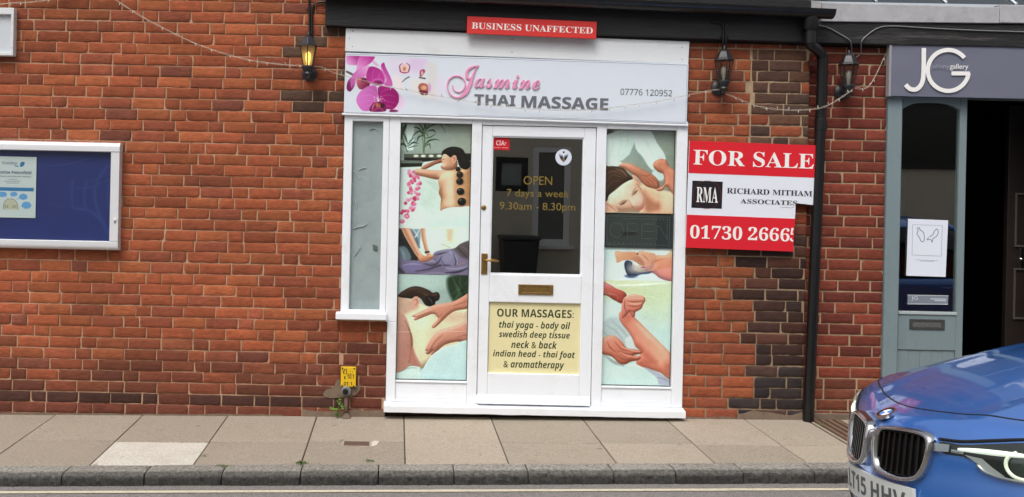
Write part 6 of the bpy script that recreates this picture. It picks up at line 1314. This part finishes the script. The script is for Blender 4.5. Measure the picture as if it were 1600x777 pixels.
for sgn in (1, -1):
    o_ = [(p[0]*sgn, p[1]) for p in kid]
    kr = MB(); cy = sum(p[0] for p in o_)/len(o_); cz = sum(p[1] for p in o_)/len(o_); vs = []; m = len(o_)
    for (f, pr) in ((1.03, -.004), (1.02, .020), (.97, .032), (.90, .030), (.84, .016), (.83, -.002)):
        vs += [on_wall(cy+(p[0]-cy)*f, cz+(p[1]-cz)*f, pr) for p in o_]
    kr.add(vs, [(k*m+i, k*m+(i+1)%m, (k+1)*m+(i+1)%m, (k+1)*m+i) for k in range(5) for i in range(m)])
    g = kr.build('grille', M_chrome, car, smooth=True, local=True, weld=True)
    patch(MB(), [(cy+(p[0]-cy)*.86, cz+(p[1]-cz)*.86) for p in o_], .004).build('grille_mesh', mat('grille_black', (8, 8, 9), .5), g, smooth=True, local=True, weld=True)
    sl_ = MB()
    for k in range(9):
        y = sgn*(.045+k*.026); zs_ = [q[1] for q in kid if abs(q[0]-abs(y)) < .02]; zt_, zb_ = max(zs_)-.016, min(zs_)+.016
        zt_ = cz+(zt_-cz)*.94; zb_ = cz+(zb_-cz)*.94
        P0, P1, P2, P3 = on_wall(y-.004, zb_, .018), on_wall(y+.004, zb_, .018), on_wall(y+.004, zt_, .020), on_wall(y-.004, zt_, .020)
        Q = [on_wall(y-.003, zb_, .004), on_wall(y+.003, zb_, .004), on_wall(y+.003, zt_, .004), on_wall(y-.003, zt_, .004)]
        sl_.add([P0, P1, P2, P3]+Q, [(0,1,2,3), (0,4,5,1), (1,5,6,2), (2,6,7,3), (3,7,4,0)])
    sl_.build('slats', mat('gloss_black_slat', (9, 9, 10), .35), g, local=True, weld=True)
    # headlight
    hl = spline([(.292,.716),(.37,.722),(.46,.742),(.56,.764),(.68,.778),(.79,.785),(.845,.77),(.85,.73),(.82,.69),(.74,.655),(.62,.638),(.52,.634),(.462,.642),(.425,.672),(.37,.684),(.31,.682)], 4, True)
    hl = [(p[0]*sgn, p[1]) for p in hl]
    H_ = patch(MB(), hl, .003).build('headlight', mat('headlight_housing', (44, 47, 46), .25, metal=.3), car, smooth=True, local=True, weld=True)
    def tub(pts, pr, r): return [on_wall(p[0]*sgn, p[1], pr) for p in spline(pts, 5)], r
    led_ = MB()
    for pts, r in (([(.365,.706),(.42,.712),(.48,.717),(.54,.722),(.575,.724)], None), ([(.66,.735),(.74,.742),(.80,.742)], .006)): pp_ = tub(pts, .010, 0)[0]; led_.tube(pp_, r or [.003+.0065*math.sin(math.pi*min(1, .1+i/(len(pp_)-1)*.85)) for i in range(len(pp_))], 8)
    led_.build('daytime_strip', mat('lit_daytime_strip', (226, 236, 222), .15, emit=.55), H_, smooth=True, local=True)
    for cyy, czz, rr in ((.552, .690, .042), (.705, .702, .044)):
        ring = [(cyy+rr*math.cos(t)*1.05, czz+rr*math.sin(t)) for t in np.linspace(math.pi*.62, math.pi*2.38, 24)]
        MB().tube([on_wall(p[0]*sgn, p[1], .010) for p in ring], .0062, 8).build('ring_light', mat('lit_ring_light', (226, 234, 212), .2, emit=.2), H_, smooth=True, local=True)
    for cyy, czz, rr in ((.552, .690, .032), (.705, .702, .034)):
        L_ = MB(); c0 = Vector(on_wall(cyy*sgn, czz, .0)); vs = []
        prj = [(cyy+rr*math.cos(t), czz+rr*math.sin(t)) for t in np.linspace(0, 2*math.pi, 20, endpoint=False)]
        patch(L_, [(p[0]*sgn, p[1]) for p in prj], .008, 4); L_.build('lens', mat('dark_lens', (52, 60, 56), .05, coat=1), H_, smooth=True, local=True, weld=True)
    bez = MB(); bez.tube(tub([(.425,.668),(.455,.648),(.52,.640),(.62,.645),(.72,.660)], .009, 0)[0], .006, 8); bez.build('bezel', M_chrome, H_, smooth=True, local=True)
    patch(MB(), [(q_*sgn, z_) for q_, z_ in ((.385,.692),(.44,.690),(.47,.668),(.508,.645),(.462,.643),(.425,.672))], .008, 3).build('reflector', mat('silver_reflector', (196, 202, 200), .25, metal=.6), H_, smooth=True, local=True, weld=True)
    patch(MB(), [(q_*sgn, z_) for q_, z_ in ((.30,.700),(.38,.702),(.38,.692),(.30,.690))], .006, 2).build('chrome_strip', M_chrome, H_, smooth=True, local=True, weld=True)
    patch(MB(), [(.0+p[0], p[1]) for p in hl], .022).build('cover', glass('headlight_cover', (.97, 1, .98)), H_, smooth=True, local=True, weld=True)
    edge = [on_wall(p[0]*sgn, p[1]+.004, .002) for p in spline([(.29,.722),(.37,.729),(.46,.749),(.56,.770),(.68,.785),(.79,.792)], 5)]
    MB().tube(edge, .0055, 6).build('panel_gap', M_trim, car, smooth=True, local=True)
    ch = MB(); patch(ch, [(q*sgn, z) for q, z in ((.278,.712),(.30,.713),(.335,.716),(.335,.692),(.30,.686),(.275,.684))], .012, 2); ch.build('grille_link', M_chrome, car, smooth=True, local=True, weld=True)
# panel gap across the nose, badge, plate, lower intakes
gap = []
for y in np.linspace(-.62, .62, 41):
    i = 0
    while half[i+1][1] < abs(y): i += 1
    a_ = float(np.interp(abs(y), [p[1] for p in half[:30]], [p[0] for p in half[:30]]))+.138-.03*abs(y); gap.append((a_-HL_, -y, deck(a_, y)-.0015))
MB().tube(gap, .0042, 6).build('panel_gap', M_trim, car, smooth=True, local=True)
a0 = .06; b0 = Vector((a0-HL_, 0, deck(a0, 0)+.002)); sl_a = math.atan2(deck(a0+.02, 0)-deck(a0-.02, 0), .04)
rt = Matrix.Translation(b0) @ Matrix.Rotation(-sl_a, 4, 'Y')
def disc(r0, r1, h0, h1, a_from=0, a_to=2*math.pi, n=32):
    m_ = MB(); ang = np.linspace(a_from, a_to, n+1); vs = []
    for t in ang: vs += [rt @ Vector((r0*math.cos(t), r0*math.sin(t), h1)), rt @ Vector((r1*math.cos(t), r1*math.sin(t), h1)), rt @ Vector((r1*math.cos(t), r1*math.sin(t), h0))]
    m_.add(vs, [(3*i, 3*i+1, 3*i+4, 3*i+3) for i in range(n)]+[(3*i+1, 3*i+2, 3*i+5, 3*i+4) for i in range(n)]); return m_
bdg = disc(.034, .041, -.004, .007).build('badge', M_chrome, car, smooth=True, local=True, autos=40)
disc(.024, .034, 0, .0055).build('badge_ring', mat('badge_black', (22, 22, 26), .3), bdg, local=True)
q = MB()
for k in (0, 2): d = disc(.0002, .024, 0, .006, k*math.pi/2, (k+1)*math.pi/2, 8); q.add(d.v, d.f)
q.build('badge_quarters', mat('badge_white', (238, 240, 242), .25), bdg, local=True)
q = MB()
for k in (1, 3): d = disc(.0002, .024, 0, .006, k*math.pi/2, (k+1)*math.pi/2, 8); q.add(d.v, d.f)
q.build('badge_quarters', mat('badge_blue', (64, 130, 206), .25), bdg, local=True)
pm = MB(); vs = []
PX = .043
def pl_pt(y, z, k): return (PX*(abs(y)/.26)**2*1.1-.020-k-HL_, -y, z)
ny = 16
for z in (.43, .541):
    for i in range(ny+1): vs.append(pl_pt(-.235+.47*i/ny, z, 0))
vs += [(v[0]+.012, v[1], v[2]) for v in vs]
n1 = ny+1; fs = [(i, i+1, n1+i+1, n1+i) for i in range(ny)]+[(2*n1+i, 3*n1+i, 3*n1+i+1, 2*n1+i+1) for i in range(ny)]+[(n1+i, n1+i+1, 3*n1+i+1, 3*n1+i) for i in range(ny)]+[(i, 2*n1+i, 2*n1+i+1, i+1) for i in range(ny)]+[(0, n1, 3*n1, 2*n1), (ny, 2*n1+ny, 3*n1+ny, n1+ny)]
npl = pm.add(vs, fs).build('number_plate', mat('plate_white', (206, 210, 208), .35), car, local=True)
cm = MB(); tm_ = MB(); put_text(tm_, sansb('LT15 HHV'), (-.205, .205, .452, .520), 0, .0008)
cm.add([pl_pt(v[0], v[2], .0006-v[1]) for v in tm_.v], tm_.f)
cm.build('characters', mat('plate_characters', (84, 87, 90), .5), npl, local=True)
patch(MB(), [(-.6,.40),(-.3,.41),(0,.412),(.3,.41),(.6,.40),(.62,.30),(.4,.26),(0,.25),(-.4,.26),(-.62,.30)], .004).build('lower_intake', M_trim, car, smooth=True, local=True, weld=True)
# cabin, lights at the back, wheels, mirrors, handles: the rest of the car beyond the frame
cab = MB(); rings = []
def srect(a_, b_, w_, z, n=40, pw=4):
    r = []
    for k in range(n):
        t = 2*math.pi*k/n; c, s_ = math.cos(t), math.sin(t); r.append(((a_+b_)/2+(b_-a_)/2*math.copysign(abs(c)**(2/pw), c)-HL_, w_*math.copysign(abs(s_)**(2/pw), s_), z))
    return r
lv = [srect(1.10, 4.14, .81, .93), srect(1.15, 4.1, .80, .97), srect(1.45, 3.92, .755, 1.14), srect(1.78, 3.68, .69, 1.30), srect(1.98, 3.5, .64, 1.38)]
cab.add([p for r in lv for p in r], [(k*40+i, k*40+(i+1)%40, (k+1)*40+(i+1)%40, (k+1)*40+i) for k in range(4) for i in range(40)])
cab.build('windows', M_bglass, car, smooth=True, local=True)
rf = MB(); lv = [srect(1.97, 3.51, .645, 1.378), srect(2.05, 3.42, .61, 1.41), srect(2.3, 3.2, .45, 1.432), srect(2.7, 2.9, .05, 1.436)]
rf.add([p for r in lv for p in r], [(k*40+i, k*40+(i+1)%40, (k+1)*40+(i+1)%40, (k+1)*40+i) for k in range(3) for i in range(40)]+[tuple(range(120, 160))])
rf.build('roof', M_paint, car, smooth=True, local=True)
for sy in (1, -1):
    for kx, ky in ((-.84, .84), (.84, .84), (.05, 1.0)):
        A = [((a_+b_)/2+(b_-a_)/2*kx-HL_, sy*w_*ky, z) for a_, b_, w_, z in ((1.15, 4.1, .80, .97), (1.45, 3.92, .755, 1.14), (1.78, 3.68, .69, 1.30), (1.98, 3.5, .64, 1.385))]
        MB().tube(A, .028, 8).build('pillar', M_paint, car, smooth=True, local=True)
for ax in (.80, 3.61):
    for sy in (1, -1):
        tw = MB().lathe([(.2, -.1), (.29, -.105), (.318, -.08), (.322, 0), (.318, .08), (.29, .105), (.2, .1)], ax-HL_, 0, .32, 36, 'Y', cap=False)
        tw.v = [(v[0], v[1]+sy*.80, v[2]) for v in tw.v]
        whl = tw.build('wheel', M_tyre, car, smooth=True, local=True)
        rm = MB().lathe([(.215, .104), (.2, .09), (.19, .06)], ax-HL_, 0, .32, 36, 'Y', cap=False)
        for k in range(5):
            t = 2*math.pi*k/5
            for dt in (-.12, .12): rm.tube([(ax-HL_+.04*math.cos(t), .085, .32+.04*math.sin(t)), (ax-HL_+.2*math.cos(t+dt), .095, .32+.2*math.sin(t+dt))], .014, 6)
        rm.lathe([(.001, .1), (.05, .095), (.055, .06)], ax-HL_, 0, .32, 16, 'Y')
        rm.v = [(v[0], sy*(v[1]+.85), v[2]) for v in rm.v]; rm.build('rim', M_rim, whl, local=True)
        am_ = MB().lathe([(.001, .0), (.355, .0)], ax-HL_, 0, .355, 36, 'Y', cap=False); am_.v = [(v[0], sy*.926, v[2]) for v in am_.v]; am_.build('wheel_arch', M_trim, car, local=True)
for sy in (1, -1):
    MB().lathe([(.001, -.09), (.06, -.075), (.085, 0), (.06, .075), (.001, .09)], 1.55-HL_, sy*.98, 1.02, 12, 'Y').build('wing_mirror', M_paint, car, smooth=True, local=True)
    for xa in (2.15, 3.15): MB().box(xa-HL_, xa+.2-HL_, sy*.905-.012, sy*.905+.012, .83, .855).build('door_handle', M_paint, car, bevel=.008, local=True)
    tl_ = MB().box(4.30-HL_, 4.52-HL_, sy*.62-.14, sy*.62+.14, .78, .90); tl_.build('tail_light', mat('red_lens', (150, 12, 16), .15), car, bevel=.03, local=True)
